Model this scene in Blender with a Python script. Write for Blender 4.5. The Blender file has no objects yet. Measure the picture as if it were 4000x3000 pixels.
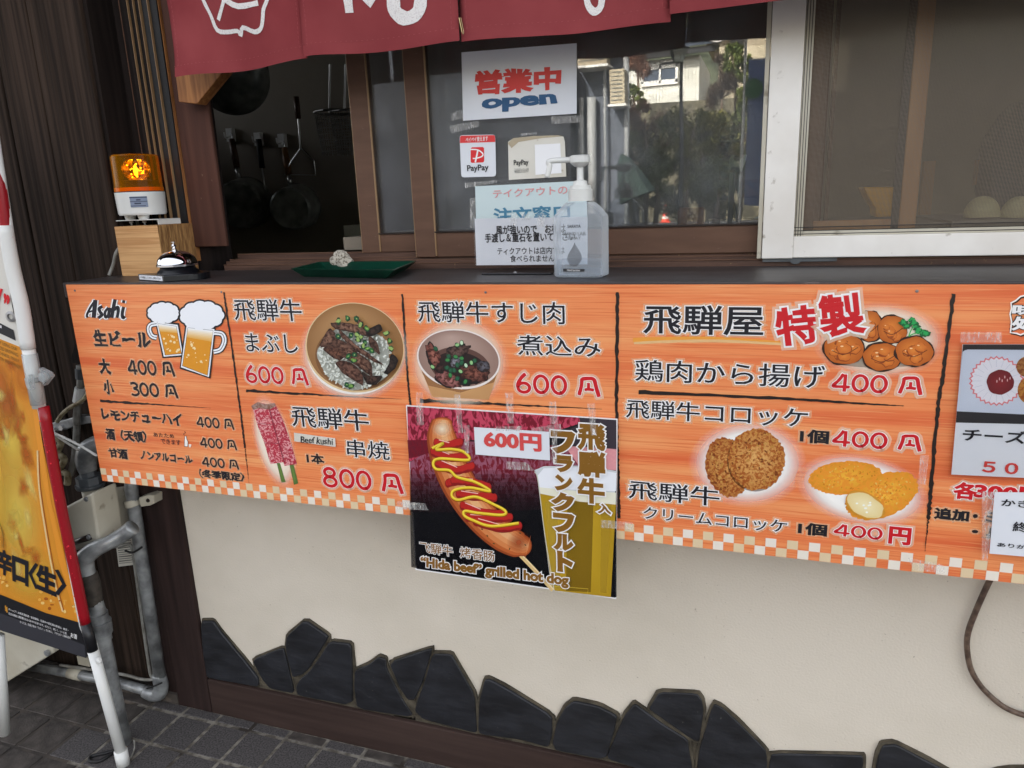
import bpy, bmesh, math, random
from mathutils import Vector, Matrix, noise
from mathutils.geometry import tessellate_polygon
random.seed(7)
SC = bpy.context.scene
COL = SC.collection
# ------------------------------------------------------------------ camera
FPX = 2850.91
RM = [[0.9461756, 0.3213967, -0.0381559], [0.0434621, -0.2429952, -0.9690534], [-0.3207223, 0.9152363, -0.2438847]]
CZ = 1.24525
cam = bpy.data.objects.new('camera', bpy.data.cameras.new('camera'))
COL.objects.link(cam); SC.camera = cam
cam.data.sensor_width = 36; cam.data.lens = FPX/4000*36
cam.data.clip_start = .02; cam.data.clip_end = 600
cam.matrix_world = Matrix(((RM[0][0], -RM[1][0], -RM[2][0], 0), (RM[0][1], -RM[1][1], -RM[2][1], 0), (RM[0][2], -RM[1][2], -RM[2][2], CZ), (0, 0, 0, 1)))
# ------------------------------------------------------------------ world, sun, exposure
SUN_EL, SUN_AZ = math.radians(38), math.radians(25)     # azimuth measured from +Y towards -X
sd = Vector((-math.sin(SUN_AZ)*math.cos(SUN_EL), math.cos(SUN_AZ)*math.cos(SUN_EL), math.sin(SUN_EL)))
W = bpy.data.worlds.new('World'); SC.world = W; W.use_nodes = True
sky = W.node_tree.nodes.new('ShaderNodeTexSky'); sky.sky_type = 'NISHITA'; sky.sun_disc = False
sky.sun_elevation = SUN_EL; sky.sun_rotation = -SUN_AZ; sky.air_density = 1.0; sky.dust_density = 3.0; sky.ozone_density = .6
bg = W.node_tree.nodes['Background']; bg.inputs[1].default_value = .15
hs_ = W.node_tree.nodes.new('ShaderNodeHueSaturation'); hs_.inputs['Saturation'].default_value = .35      # thin white high cloud
W.node_tree.links.new(sky.outputs[0], hs_.inputs['Color']); tn = W.node_tree.nodes.new('ShaderNodeMix'); tn.data_type = 'RGBA'; tn.blend_type = 'MULTIPLY'; tn.inputs[0].default_value = 1; tn.inputs[7].default_value = (1, .965, .92, 1)
W.node_tree.links.new(hs_.outputs[0], tn.inputs[6]); W.node_tree.links.new(tn.outputs[2], bg.inputs[0])
sun = bpy.data.objects.new('sun', bpy.data.lights.new('sun', 'SUN')); COL.objects.link(sun)
sun.data.energy = 4.5; sun.data.angle = math.radians(.5); sun.data.color = (1, .95, .87)
sun.rotation_euler = sd.to_track_quat('Z', 'Y').to_euler()
SC.view_settings.view_transform = 'Standard'; SC.view_settings.look = 'None'
SC.view_settings.exposure = 2.33; SC.view_settings.gamma = 1; SC.view_settings.use_curve_mapping = False
SC.cycles.transparent_max_bounces = 40; SC.cycles.max_bounces = 10
# ------------------------------------------------------------------ photo geometry helpers: a point of a real plane seen along a line of sight
def ray(x, y):
    a = ((x-2000)/FPX, (y-1500)/FPX, 1.)
    return Vector([sum(RM[k][i]*a[k] for k in range(3)) for i in range(3)])
O = Vector((0, 0, CZ))
class Plane:
    def __init__(s, p0, n): s.p0 = Vector(p0); s.n = Vector(n).normalized()      # n looks to the viewer
    def hit(s, x, y, off=0.):
        r = ray(x, y); t = (s.p0+s.n*off-O).dot(s.n)/r.dot(s.n); return O+r*t
def PY(Y): return Plane((0, Y, 0), (0, -1, 0))
def at_y(x, y, Y): return PY(Y).hit(x, y)
def at_z(x, y, Z): r = ray(x, y); return O+r*((Z-CZ)/r.z)
CR = dict(A=(0, 0, .6631), B=(600, 0, .663), C=(1700, 0, .6932), D=(2900, 0, .6931), E=(200, 1050, .5424), F=(850, 1080, .5424),
          G=(1550, 1080, .4219), H=(2350, 1100, .6631), I=(3100, 1080, .7353), J=(1550, 1550, .5122), K=(0, 650, .6935), L=(0, 1700, .7839),
          N=(500, 2300, .6329), O=(1800, 2400, .5425), P=(2900, 2400, .4973), Q=(400, 550, .3617), R=(3600, 1150, .3918), S=(0, 1150, .3015),
          U=(0, 2000, .3617), V=(200, 1600, .4219), W=(3300, 0, .5728), X=(2250, 0, .3617), Y=(2250, 450, .3617), Z=(0, 0, 1))
def c(k, x, y): a = CR[k]; return (a[0]+x*a[2], a[1]+y*a[2])
def cy(k, x, y, Y): return at_y(*c(k, x, y), Y)
def cz(k, x, y, Z): return at_z(*c(k, x, y), Z)
# ------------------------------------------------------------------ materials
def lin(v): v = v/255; return v/12.92 if v <= .04045 else ((v+.055)/1.055)**2.4
def s3(rgb, k=1.): return tuple(min(1, lin(v)*k) for v in rgb)
def rgba(rgb, k=1.): return s3(rgb, k)+(1,)
MATS = {}
def mat(name, rgb, rough=.6, metal=0., n2=None, scale=(20, 20, 20), detail=4, lo=.35, hi=.65, bump=0., bscale=None, bdist=.002, coat=0., k=1., spec=.5, dirt=None, trans=0., alpha=1.):
    m = bpy.data.materials.new(name); m.use_nodes = True; nt = m.node_tree; N = nt.nodes; L = nt.links
    b = N['Principled BSDF']; b.inputs['Roughness'].default_value = rough; b.inputs['Metallic'].default_value = metal
    b.inputs['Base Color'].default_value = rgba(rgb, k); b.inputs['Coat Weight'].default_value = coat; b.inputs['Specular IOR Level'].default_value = spec
    b.inputs['Transmission Weight'].default_value = trans; b.inputs['Alpha'].default_value = alpha
    tc = N.new('ShaderNodeTexCoord')
    def nz(sc, det=detail):
        mp = N.new('ShaderNodeMapping'); mp.inputs['Scale'].default_value = sc; L.new(tc.outputs['Object'], mp.inputs[0])
        t = N.new('ShaderNodeTexNoise'); t.inputs['Scale'].default_value = 1; t.inputs['Detail'].default_value = det; L.new(mp.outputs[0], t.inputs[0]); return t
    last = None
    if n2 is not None:
        t = nz(scale); r = N.new('ShaderNodeValToRGB'); r.color_ramp.elements[0].position = lo; r.color_ramp.elements[1].position = hi
        r.color_ramp.elements[0].color = rgba(n2, k); r.color_ramp.elements[1].color = rgba(rgb, k); L.new(t.outputs[0], r.inputs[0]); last = r.outputs[0]
        L.new(last, b.inputs['Base Color'])
    if dirt is not None:      # (rgb, scale, threshold)
        t = nz(dirt[1], 8); r = N.new('ShaderNodeMapRange'); r.inputs[1].default_value = dirt[2]; r.inputs[2].default_value = dirt[2]+.12; L.new(t.outputs[0], r.inputs[0])
        mx = N.new('ShaderNodeMix'); mx.data_type = 'RGBA'; L.new(r.outputs[0], mx.inputs[0]); mx.inputs[6].default_value = rgba(rgb, k); mx.inputs[7].default_value = rgba(dirt[0], k)
        if last: L.new(last, mx.inputs[6])
        L.new(mx.outputs[2], b.inputs['Base Color'])
    if bump:
        t = nz(bscale or scale, 6); bp = N.new('ShaderNodeBump'); bp.inputs['Strength'].default_value = bump; bp.inputs['Distance'].default_value = bdist
        L.new(t.outputs[0], bp.inputs['Height']); L.new(bp.outputs[0], b.inputs['Normal'])
    MATS[name] = m; return m
def flat(name, rgb, rough=.5, alpha=1.):
    m = bpy.data.materials.new(name); m.use_nodes = True; nt = m.node_tree; b = nt.nodes['Principled BSDF']
    b.inputs['Base Color'].default_value = rgba(rgb); b.inputs['Roughness'].default_value = rough; b.inputs['Alpha'].default_value = alpha
    MATS[name] = m; return m
def printmat(name, dark=None, scale=(200, 200, 200), lo=.45, hi=.55, rough=.4, det=3, dist=0., kind='mul'):
    """printed picture: colour comes from the mesh attribute Col, mottled with a second tone"""
    m = bpy.data.materials.new(name); m.use_nodes = True; nt = m.node_tree; N = nt.nodes; L = nt.links; b = N['Principled BSDF']
    b.inputs['Roughness'].default_value = rough
    at = N.new('ShaderNodeAttribute'); at.attribute_name = 'Col'; src = at.outputs['Color']
    if dark is not None:
        tc = N.new('ShaderNodeTexCoord'); mp = N.new('ShaderNodeMapping'); mp.inputs['Scale'].default_value = scale; L.new(tc.outputs['Object'], mp.inputs[0])
        t = N.new('ShaderNodeTexNoise'); t.inputs['Scale'].default_value = 1; t.inputs['Detail'].default_value = det; t.inputs['Distortion'].default_value = dist; L.new(mp.outputs[0], t.inputs[0])
        r = N.new('ShaderNodeMapRange'); r.inputs[1].default_value = lo; r.inputs[2].default_value = hi; L.new(t.outputs[0], r.inputs[0])
        mx = N.new('ShaderNodeMix'); mx.data_type = 'RGBA'; L.new(r.outputs[0], mx.inputs[0]); L.new(src, mx.inputs[6])
        if kind == 'mul':
            mx.blend_type = 'MULTIPLY'; mx.inputs[7].default_value = rgba(dark)
        else: mx.inputs[7].default_value = rgba(dark)
        src = mx.outputs[2]
    L.new(src, b.inputs['Base Color']); L.new(at.outputs['Alpha'], b.inputs['Alpha'])
    MATS[name] = m; return m
def glassmat(name, tint, ior=1.5, boost=1., rough=0.):
    m = bpy.data.materials.new(name); m.use_nodes = True; nt = m.node_tree; N = nt.nodes; L = nt.links
    N.remove(N['Principled BSDF']); out = N['Material Output']
    tr = N.new('ShaderNodeBsdfTransparent'); tr.inputs[0].default_value = tint+(1,)
    gl = N.new('ShaderNodeBsdfGlossy'); gl.inputs['Roughness'].default_value = rough
    fr = N.new('ShaderNodeFresnel'); fr.inputs[0].default_value = ior
    ma = N.new('ShaderNodeMath'); ma.operation = 'MULTIPLY'; ma.inputs[1].default_value = boost; ma.use_clamp = True; L.new(fr.outputs[0], ma.inputs[0])
    mx = N.new('ShaderNodeMixShader'); L.new(ma.outputs[0], mx.inputs[0]); L.new(tr.outputs[0], mx.inputs[1]); L.new(gl.outputs[0], mx.inputs[2]); L.new(mx.outputs[0], out.inputs[0])
    if name == 'window_glass':
        tc = N.new('ShaderNodeTexCoord'); t = N.new('ShaderNodeTexNoise'); t.inputs['Scale'].default_value = 5; t.inputs['Detail'].default_value = 1
        L.new(tc.outputs['Object'], t.inputs[0]); bp = N.new('ShaderNodeBump'); bp.inputs['Strength'].default_value = .02; bp.inputs['Distance'].default_value = .01
        L.new(t.outputs[0], bp.inputs['Height']); L.new(bp.outputs[0], gl.inputs['Normal'])
        df = N.new('ShaderNodeBsdfDiffuse'); df.inputs[0].default_value = (.55, .56, .58, 1); t2 = N.new('ShaderNodeTexNoise'); t2.inputs['Scale'].default_value = 14; t2.inputs['Detail'].default_value = 8; L.new(tc.outputs['Object'], t2.inputs[0])
        r2 = N.new('ShaderNodeMapRange'); r2.inputs[1].default_value = .35; r2.inputs[2].default_value = .75; r2.inputs[3].default_value = .025; r2.inputs[4].default_value = .11; L.new(t2.outputs[0], r2.inputs[0])
        m2 = N.new('ShaderNodeMixShader'); L.new(r2.outputs[0], m2.inputs[0]); L.new(mx.outputs[0], m2.inputs[1]); L.new(df.outputs[0], m2.inputs[2]); L.new(m2.outputs[0], out.inputs[0])
    MATS[name] = m; return m

wood_k = dict(detail=5, bump=.5)
mat('siding', (64, 51, 43), .62, n2=(36, 28, 23), scale=(90, 90, 2.2), lo=.38, hi=.68, bump=.7, bscale=(110, 110, 2.5), bdist=.004)
mat('siding_dark', (42, 35, 33), .65, n2=(25, 21, 20), scale=(60, 60, 2), lo=.3, hi=.7, bump=.3, bscale=(140, 140, 4), bdist=.002)
mat('siding_side', (38, 31, 28), .7, n2=(25, 20, 18), scale=(60, 60, 3), bump=.4)
mat('jamb_wood', (88, 58, 48), .5, n2=(70, 45, 38), scale=(50, 50, 3), lo=.3, hi=.7, bump=.25, bscale=(120, 120, 4), bdist=.001, dirt=((160, 130, 115), (180, 180, 60), .71))
mat('raw_wood', (178, 120, 68), .7, n2=(134, 84, 44), scale=(120, 120, 9), bump=.4, bdist=.001)
mat('block_wood', (218, 170, 116), .7, n2=(190, 138, 86), scale=(6, 6, 260), lo=.35, hi=.6, bump=.35, bscale=(8, 8, 300), bdist=.001)
mat('block_rough', (196, 148, 92), .85, n2=(148, 104, 60), scale=(170, 170, 28), lo=.4, hi=.6, bump=1., bscale=(190, 190, 30), bdist=.004)
mat('aluminium_brown', (104, 76, 60), .4, n2=(92, 66, 52), scale=(12, 12, 60), lo=.3, hi=.7, bump=.03, spec=.6, dirt=((140, 118, 104), (60, 60, 200), .68))
mat('aluminium_white', (244, 240, 234), .38, n2=(228, 222, 214), scale=(8, 8, 8), bump=.03, dirt=((150, 135, 118), (45, 45, 45), .66))
mat('aluminium_dark', (50, 38, 33), .35, n2=(34, 26, 22), scale=(30, 30, 5))
mat('alu_edge', (150, 118, 84), .4)
mat('track_brown', (98, 72, 60), .5, n2=(66, 48, 40), scale=(5, 60, 90), dirt=((150, 125, 90), (150, 150, 150), .67))
mat('shelf_top', (70, 64, 64), .42, n2=(43, 39, 40), scale=(3, 60, 60), lo=.3, hi=.7, bump=.25, bscale=(5, 130, 130), bdist=.001, dirt=((150, 138, 130), (25, 200, 200), .7))
mat('plaster', (223, 213, 198), .85, n2=(213, 203, 187), scale=(3.5, 3.5, 5), detail=5, lo=.3, hi=.6, bump=.55, bscale=(240, 240, 240), bdist=.0018, dirt=((128, 108, 86), (150, 150, 150), .70))
mat('slate', (44, 45, 50), .5, n2=(25, 25, 28), scale=(14, 14, 30), lo=.3, hi=.7, bump=.55, bscale=(26, 26, 60), bdist=.004, dirt=((96, 92, 88), (110, 110, 110), .69), spec=.4)
mat('grout', (92, 84, 70), .95, n2=(58, 52, 42), scale=(30, 30, 30), bump=.6, bscale=(180, 180, 180), bdist=.002)
mat('base_beam', (68, 53, 48), .55, n2=(53, 40, 36), scale=(3, 40, 50), lo=.3, hi=.7, bump=.3, bscale=(4, 60, 110), bdist=.002, dirt=((112, 98, 82), (9, 50, 90), .70))
mat('post_wood', (58, 43, 40), .55, n2=(38, 28, 26), scale=(50, 50, 3), lo=.3, hi=.7, bump=.4, bscale=(110, 110, 3), bdist=.002)
mat('tile', (92, 88, 87), .6, n2=(62, 59, 59), scale=(240, 240, 240), detail=2, lo=.35, hi=.62, bump=.35, bscale=(260, 260, 260), bdist=.001, dirt=((40, 36, 34), (5, 5, 5), .55))
mat('joint', (140, 134, 124), .9, n2=(96, 90, 82), scale=(50, 50, 50), lo=.4, hi=.6, bump=.4, dirt=((62, 56, 51), (9, 9, 9), .53))
mat('asphalt', (78, 78, 80), .9, n2=(55, 55, 57), scale=(60, 60, 60), bump=.5)
mat('noren', (150, 70, 73), .85, n2=(134, 57, 61), scale=(9, 9, 9), lo=.3, hi=.7, bump=.25, bscale=(900, 900, 900), bdist=.0006)
mat('noren_seam', (128, 46, 56), .9)
mat('noren_paint', (232, 228, 226), .8, n2=(205, 196, 196), scale=(400, 400, 400), lo=.3, hi=.5)
mat('thread', (166, 84, 86), .9)
mat('steel', (190, 190, 190), .3, 1.)
mat('brass_pin', (170, 150, 110), .3, 1.)
mat('chrome', (235, 235, 238), .06, 1.)
mat('black_plastic', (18, 19, 24), .28)
mat('black_matte', (22, 21, 22), .6)
mat('white_plastic', (228, 228, 226), .35, n2=(220, 220, 216), scale=(10, 10, 10))
mat('cream_plastic', (202, 196, 180), .45, n2=(184, 176, 158), scale=(8, 8, 8), bump=.05, dirt=((104, 90, 72), (22, 22, 22), .63))
mat('galvanised', (176, 178, 178), .34, .4, n2=(112, 113, 114), scale=(26, 26, 26), bump=.2, bscale=(60, 60, 60), dirt=((92, 84, 76), (40, 40, 40), .66))
mat('grey_fitting', (98, 102, 106), .45, .3, n2=(80, 84, 88), scale=(20, 20, 20))
mat('tape_band', (74, 66, 58), .7, n2=(48, 42, 36), scale=(60, 60, 60), bump=.5)
mat('cable_grey', (148, 146, 140), .5, n2=(120, 116, 108), scale=(40, 40, 40))
mat('cable_cream', (190, 178, 146), .6, n2=(110, 92, 60), scale=(60, 60, 60))
mat('hose', (112, 92, 78), .5, n2=(76, 58, 48), scale=(70, 70, 70), lo=.4, hi=.6)
mat('green_plastic', (8, 62, 46), .3, n2=(6, 48, 36), scale=(30, 30, 30), bump=.1)
mat('pebble', (196, 188, 174), .9, n2=(116, 106, 94), scale=(220, 220, 220), lo=.40, hi=.52, bump=.5, bscale=(160, 160, 160), bdist=.0012)
mat('paper', (230, 232, 238), .5, n2=(224, 227, 234), scale=(8, 8, 8))
mat('paper_old', (224, 220, 210), .6, n2=(216, 210, 196), scale=(14, 14, 14), dirt=((160, 140, 112), (60, 60, 60), .66))
mat('paper_blue', (206, 222, 224), .5)
mat('cardboard', (216, 208, 192), .7)
mat('kitchen_wall', (142, 132, 118), .6, n2=(128, 118, 104), scale=(3, 3, 3))
mat('kitchen_dark', (150, 146, 140), .7)
mat('pan_metal', (150, 152, 146), .3, .3, n2=(100, 102, 98), scale=(18, 18, 18), bump=.05)
mat('pan_wood', (120, 82, 40), .5, n2=(96, 62, 28), scale=(60, 60, 6))
mat('pan_wood_dark', (74, 46, 32), .5)
mat('brown_wood', (178, 134, 88), .6, n2=(156, 112, 72), scale=(40, 40, 4))
mat('yellow_plastic', (238, 172, 50), .5)
mat('cream_lid', (208, 196, 150), .6, n2=(190, 178, 132), scale=(30, 30, 30))
mat('coat_cloth', (70, 72, 80), .9)
mat('copper_pot', (190, 120, 68), .4, n2=(160, 96, 50), scale=(20, 20, 20))
mat('grey_cladding', (94, 98, 108), .8, n2=(80, 84, 94), scale=(2, 2, 2))
mat('pipe_grey', (150, 150, 150), .6)
mat('screen_wire', (134, 122, 108), .6)
mat('shade_charcoal', (36, 38, 46), .9, n2=(28, 30, 36), scale=(1, 1, 1))  # dark tone carries the shade on the grey building
mat('tile_dirty', (80, 73, 68), .85, n2=(54, 48, 44), scale=(30, 30, 30), lo=.35, hi=.65, bump=.5, bscale=(200, 200, 200), bdist=.0015, dirt=((26, 23, 21), (9, 9, 9), .5))
mat('joint_dirty', (78, 70, 63), .95, n2=(50, 45, 41), scale=(20, 20, 20), dirt=((120, 108, 96), (14, 14, 14), .6))
mat('white_cladding', (232, 230, 222), .7, n2=(216, 212, 200), scale=(.6, .6, .6))
mat('roof_blue', (64, 76, 94), .5, n2=(54, 64, 80), scale=(1, 1, 1))
mat('beige_render', (196, 182, 156), .8, n2=(180, 166, 140), scale=(1, 1, 1))
mat('stone_terrace', (112, 104, 84), .9, n2=(66, 62, 50), scale=(2.5, 2.5, 2.5), lo=.4, hi=.6, bump=.8, bscale=(3, 3, 3), bdist=.1)
mat('leaf_green', (122, 130, 66), .6, n2=(66, 82, 38), scale=(1.5, 1.5, 1.5), lo=.35, hi=.6)
mat('leaf_yellow', (160, 150, 66), .6, n2=(96, 104, 44), scale=(1.5, 1.5, 1.5))
mat('twig', (164, 122, 104), .8, n2=(120, 88, 74), scale=(2, 2, 2))
mat('scrub', (136, 128, 84), .8, n2=(58, 64, 38), scale=(1.2, 1.2, 1.2), lo=.38, hi=.62)
mat('bark', (98, 80, 66), .9)
mat('hill', (84, 88, 66), .9, n2=(40, 46, 30), scale=(.3, .3, .3), lo=.4, hi=.6)
mat('lamp_iron', (46, 46, 48), .5, .4)
mat('frosted', (150, 152, 140), .4)
mat('cone_orange', (230, 70, 40), .5)
mat('parasol', (30, 48, 42), .8)
mat('flag_blue', (96, 112, 160), .8, n2=(140, 154, 190), scale=(3, 3, 2), lo=.4, hi=.6)
mat('flag_green', (60, 110, 70), .8)
mat('red_paint', (206, 40, 40), .5)
mat('navy', (30, 58, 92), .5)
mat('picture_dark', (60, 50, 44), .5, n2=(120, 84, 54), scale=(60, 60, 60), lo=.4, hi=.6)
glassmat('window_glass', (.93, .95, .95), 1.7, 1.25)
glassmat('clear_plastic', (.985, .985, .985), 1.3, .5, .15); glassmat('dim_glass', (.95, .96, .96), 1.25, 1.)
for k_, sp_, ro_ in (('siding', .12, .85), ('siding_dark', .12, .85), ('siding_side', .1, .9), ('post_wood', .18, .8), ('base_beam', .2, .75), ('tile', .2, .75), ('jamb_wood', .2, .7), ('aluminium_brown', .3, .5), ('plaster', .2, .95), ('track_brown', .3, .6), ('noren', .1, .95), ('joint', .1, .95)):
    b_ = MATS[k_].node_tree.nodes['Principled BSDF']; b_.inputs['Specular IOR Level'].default_value = sp_; b_.inputs['Roughness'].default_value = ro_
# wood print of the menu board
def boardmat():
    m = bpy.data.materials.new('menu_print'); m.use_nodes = True; nt = m.node_tree; N = nt.nodes; L = nt.links; b = N['Principled BSDF']
    b.inputs['Roughness'].default_value = .42
    tc = N.new('ShaderNodeTexCoord')
    def nz(sc, det, dist=0.):
        mp = N.new('ShaderNodeMapping'); mp.inputs['Scale'].default_value = sc; L.new(tc.outputs['Object'], mp.inputs[0])
        t = N.new('ShaderNodeTexNoise'); t.inputs['Scale'].default_value = 1; t.inputs['Detail'].default_value = det; t.inputs['Distortion'].default_value = dist; L.new(mp.outputs[0], t.inputs[0]); return t
    t1 = nz((1.6, 1, 36), 5); t2 = nz((7, 1, 420), 6)
    r1 = N.new('ShaderNodeValToRGB'); e = r1.color_ramp.elements
    e[0].position = .3; e[0].color = rgba((226, 104, 58)); e[1].position = .7; e[1].color = rgba((246, 166, 106))
    x = e.new(.48); x.color = rgba((240, 138, 82))
    L.new(t1.outputs[0], r1.inputs[0])
    r2 = N.new('ShaderNodeMapRange'); r2.inputs[1].default_value = .5; r2.inputs[2].default_value = .66; r2.inputs[4].default_value = .75; L.new(t2.outputs[0], r2.inputs[0])
    mx = N.new('ShaderNodeMix'); mx.data_type = 'RGBA'; L.new(r2.outputs[0], mx.inputs[0]); L.new(r1.outputs[0], mx.inputs[6]); mx.inputs[7].default_value = rgba((222, 104, 52))
    t3 = nz((9, 1, 500), 4); r3 = N.new('ShaderNodeMapRange'); r3.inputs[1].default_value = .56; r3.inputs[2].default_value = .7; r3.inputs[4].default_value = .5; L.new(t3.outputs[0], r3.inputs[0])
    mx2 = N.new('ShaderNodeMix'); mx2.data_type = 'RGBA'; L.new(r3.outputs[0], mx2.inputs[0]); L.new(mx.outputs[2], mx2.inputs[6]); mx2.inputs[7].default_value = rgba((250, 184, 126))
    L.new(mx2.outputs[2], b.inputs['Base Color']); MATS['menu_print'] = m
boardmat()
flat('ink', (24, 24, 32), .4); flat('ink_red', (206, 22, 34), .4); flat('ink_white', (242, 240, 240), .4); flat('ink_brown', (134, 92, 26), .4)
flat('ink_salmon', (214, 74, 72), .5); flat('ink_blue', (34, 84, 128), .5); flat('ink_pink', (224, 150, 150), .5); flat('ink_teal', (70, 130, 160), .5)
flat('ink_grey', (110, 112, 114), .5); flat('ink_orange_red', (214, 60, 52), .5)
flat('glow', (255, 222, 176), .45, .40); flat('glow_white', (255, 226, 196), .45, .5)
printmat('print'); printmat('print_mottle', (190, 150, 120), (160, 160, 160), .4, .65); printmat('print_char', (126, 92, 78), (150, 150, 190), .42, .6, dist=.6)
printmat('print_marble', (226, 156, 158), (110, 110, 150), .5, .57, dist=1.8, kind='mix'); printmat('print_marble2', (120, 14, 36), (130, 130, 60), .47, .54, dist=1.2, kind='mix')
printmat('print_crumb', (204, 152, 104), (260, 260, 260), .42, .58, dist=.5); printmat('print_crumb_light', (236, 150, 44), (230, 230, 230), .45, .55, kind='mix'); printmat('print_rice', (190, 196, 186), (330, 330, 330), .45, .6)
# ------------------------------------------------------------------ mesh helpers
def link(o, parent=None):
    COL.objects.link(o)
    if parent is not None: o.parent = parent
    return o
def tag(o, label, cat, group=None):
    o['label'] = label; o['category'] = cat
    if group: o['group'] = group
    return o
def struct(o): o['kind'] = 'structure'; return o
def thing(name, label, cat, group=None, parent=None):
    return tag(link(bpy.data.objects.new(name, None), parent), label, cat, group)
def setm(o, ms):
    for m in ([ms] if isinstance(ms, str) else ms): o.data.materials.append(MATS[m])
def add(name, verts, faces, m, parent=None, smooth=False, bevel=0., seg=2, mi=None, cols=None):
    me = bpy.data.meshes.new(name); me.from_pydata([tuple(v) for v in verts], [], faces); o = bpy.data.objects.new(name, me); setm(o, m)
    if mi: me.polygons.foreach_set('material_index', mi)
    if cols is not None:
        a = me.color_attributes.new('Col', 'FLOAT_COLOR', 'POINT'); a.data.foreach_set('color', [x for q in cols for x in q])
    if smooth: me.polygons.foreach_set('use_smooth', [True]*len(me.polygons))
    me.update()
    if bevel:
        b = o.modifiers.new('bevel', 'BEVEL'); b.width = bevel; b.segments = seg; b.limit_method = 'ANGLE'; b.angle_limit = .6
    return link(o, parent)
class MB:
    def __init__(s): s.v = []; s.f = []; s.m = []
    def box(s, x0, x1, y0, y1, z0, z1, m=0):
        n = len(s.v); s.v += [(x0, y0, z0), (x1, y0, z0), (x1, y1, z0), (x0, y1, z0), (x0, y0, z1), (x1, y0, z1), (x1, y1, z1), (x0, y1, z1)]
        for q in ((0, 3, 2, 1), (4, 5, 6, 7), (0, 1, 5, 4), (1, 2, 6, 5), (2, 3, 7, 6), (3, 0, 4, 7)): s.f.append(tuple(n+i for i in q)); s.m.append(m)
        return s
    def prism(s, pts, vec, m=0):          # closed polygon of 3-D points swept along vec
        n = len(s.v); k = len(pts); vec = Vector(vec); s.v += [Vector(p) for p in pts]+[Vector(p)+vec for p in pts]
        s.f.append(tuple(n+i for i in range(k))[::-1]); s.f.append(tuple(n+k+i for i in range(k))); s.m += [m, m]
        for i in range(k): s.f.append((n+i, n+(i+1) % k, n+k+(i+1) % k, n+k+i)); s.m.append(m)
        return s
    def tube(s, pts, r, seg=12, m=0, closed=False, cap=True):
        pts = [Vector(p) for p in pts]; n = len(s.v); K = len(pts)
        if isinstance(r, (list, tuple)):
            q = len(r); rr = []
            for i in range(K):
                t = i/(K-1)*(q-1); j = min(int(t), q-2); rr.append(r[j]+(r[j+1]-r[j])*(t-j))
        else: rr = [r]*K
        t0 = (pts[1]-pts[0]).normalized(); u = t0.orthogonal().normalized()
        for i, p in enumerate(pts):
            if closed: t = (pts[(i+1) % K]-pts[i-1]).normalized()
            else: t = ((pts[min(i+1, K-1)]-pts[max(i-1, 0)])).normalized()
            u = (u-t*u.dot(t)).normalized(); w = t.cross(u)
            for j in range(seg):
                a = 2*math.pi*j/seg; s.v.append(p+(u*math.cos(a)+w*math.sin(a))*rr[i])
        for i in range(K if closed else K-1):
            for j in range(seg):
                a = n+i*seg+j; b = n+i*seg+(j+1) % seg; e = n+((i+1) % K)*seg
                s.f.append((a, b, e+(j+1) % seg, e+j)); s.m.append(m)
        if cap and not closed:
            s.f.append(tuple(n+j for j in range(seg))[::-1]); s.f.append(tuple(n+(K-1)*seg+j for j in range(seg))); s.m += [m, m]
        return s
    def lathe(s, prof, cx, cy_, seg=32, m=0, ax=None, base=None):   # prof: (r, z) list; round the Z axis, or along ax from base
        n = len(s.v); Z = Vector(ax).normalized() if ax else Vector((0, 0, 1)); B = Vector(base) if base is not None else Vector((cx, cy_, 0))
        u = Z.orthogonal().normalized() if ax else Vector((1, 0, 0)); w = Z.cross(u)
        for r, z in prof:
            for j in range(seg):
                a = 2*math.pi*j/seg; s.v.append(B+Z*z+(u*math.cos(a)+w*math.sin(a))*max(r, 1e-5))
        for i in range(len(prof)-1):
            for j in range(seg):
                a = n+i*seg+j; b = n+i*seg+(j+1) % seg; s.f.append((a, b, b+seg, a+seg)); s.m.append(m)
        return s
    def quad(s, a, b, c_, d, m=0):
        n = len(s.v); s.v += [a, b, c_, d]; s.f.append((n, n+1, n+2, n+3)); s.m.append(m); return s
    def build(s, name, m, parent=None, smooth=False, bevel=0., seg=2):
        return add(name, s.v, s.f, m, parent, smooth, bevel, seg, mi=s.m)
def spline(pts, n=6, closed=False):
    P = [Vector(p) for p in pts]; K = len(P); out = []
    for i in range(K if closed else K-1):
        g = (lambda j: P[j % K]) if closed else (lambda j: P[max(0, min(K-1, j))])
        a, b, d, e = g(i-1), g(i), g(i+1), g(i+2)
        for k in range(n):
            t = k/n; out.append(.5*((2*b)+(d-a)*t+(2*a-5*b+4*d-e)*t*t+(3*b-a-3*d+e)*t*t*t))
    if not closed: out.append(P[-1])
    return out
def chaikin(P, it=1):
    for _ in range(it):
        Q = []
        for i in range(len(P)):
            a, b = Vector(P[i]), Vector(P[(i+1) % len(P)]); Q += [a*.88+b*.12, a*.12+b*.88]
        P = Q
    return P
# smooth shading by angle for lathe things
def shade(o, ang=40):
    me = o.data; me.polygons.foreach_set('use_smooth', [True]*len(me.polygons))
    try: me.set_sharp_from_angle(angle=math.radians(ang))
    except Exception: pass
    return o
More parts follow.
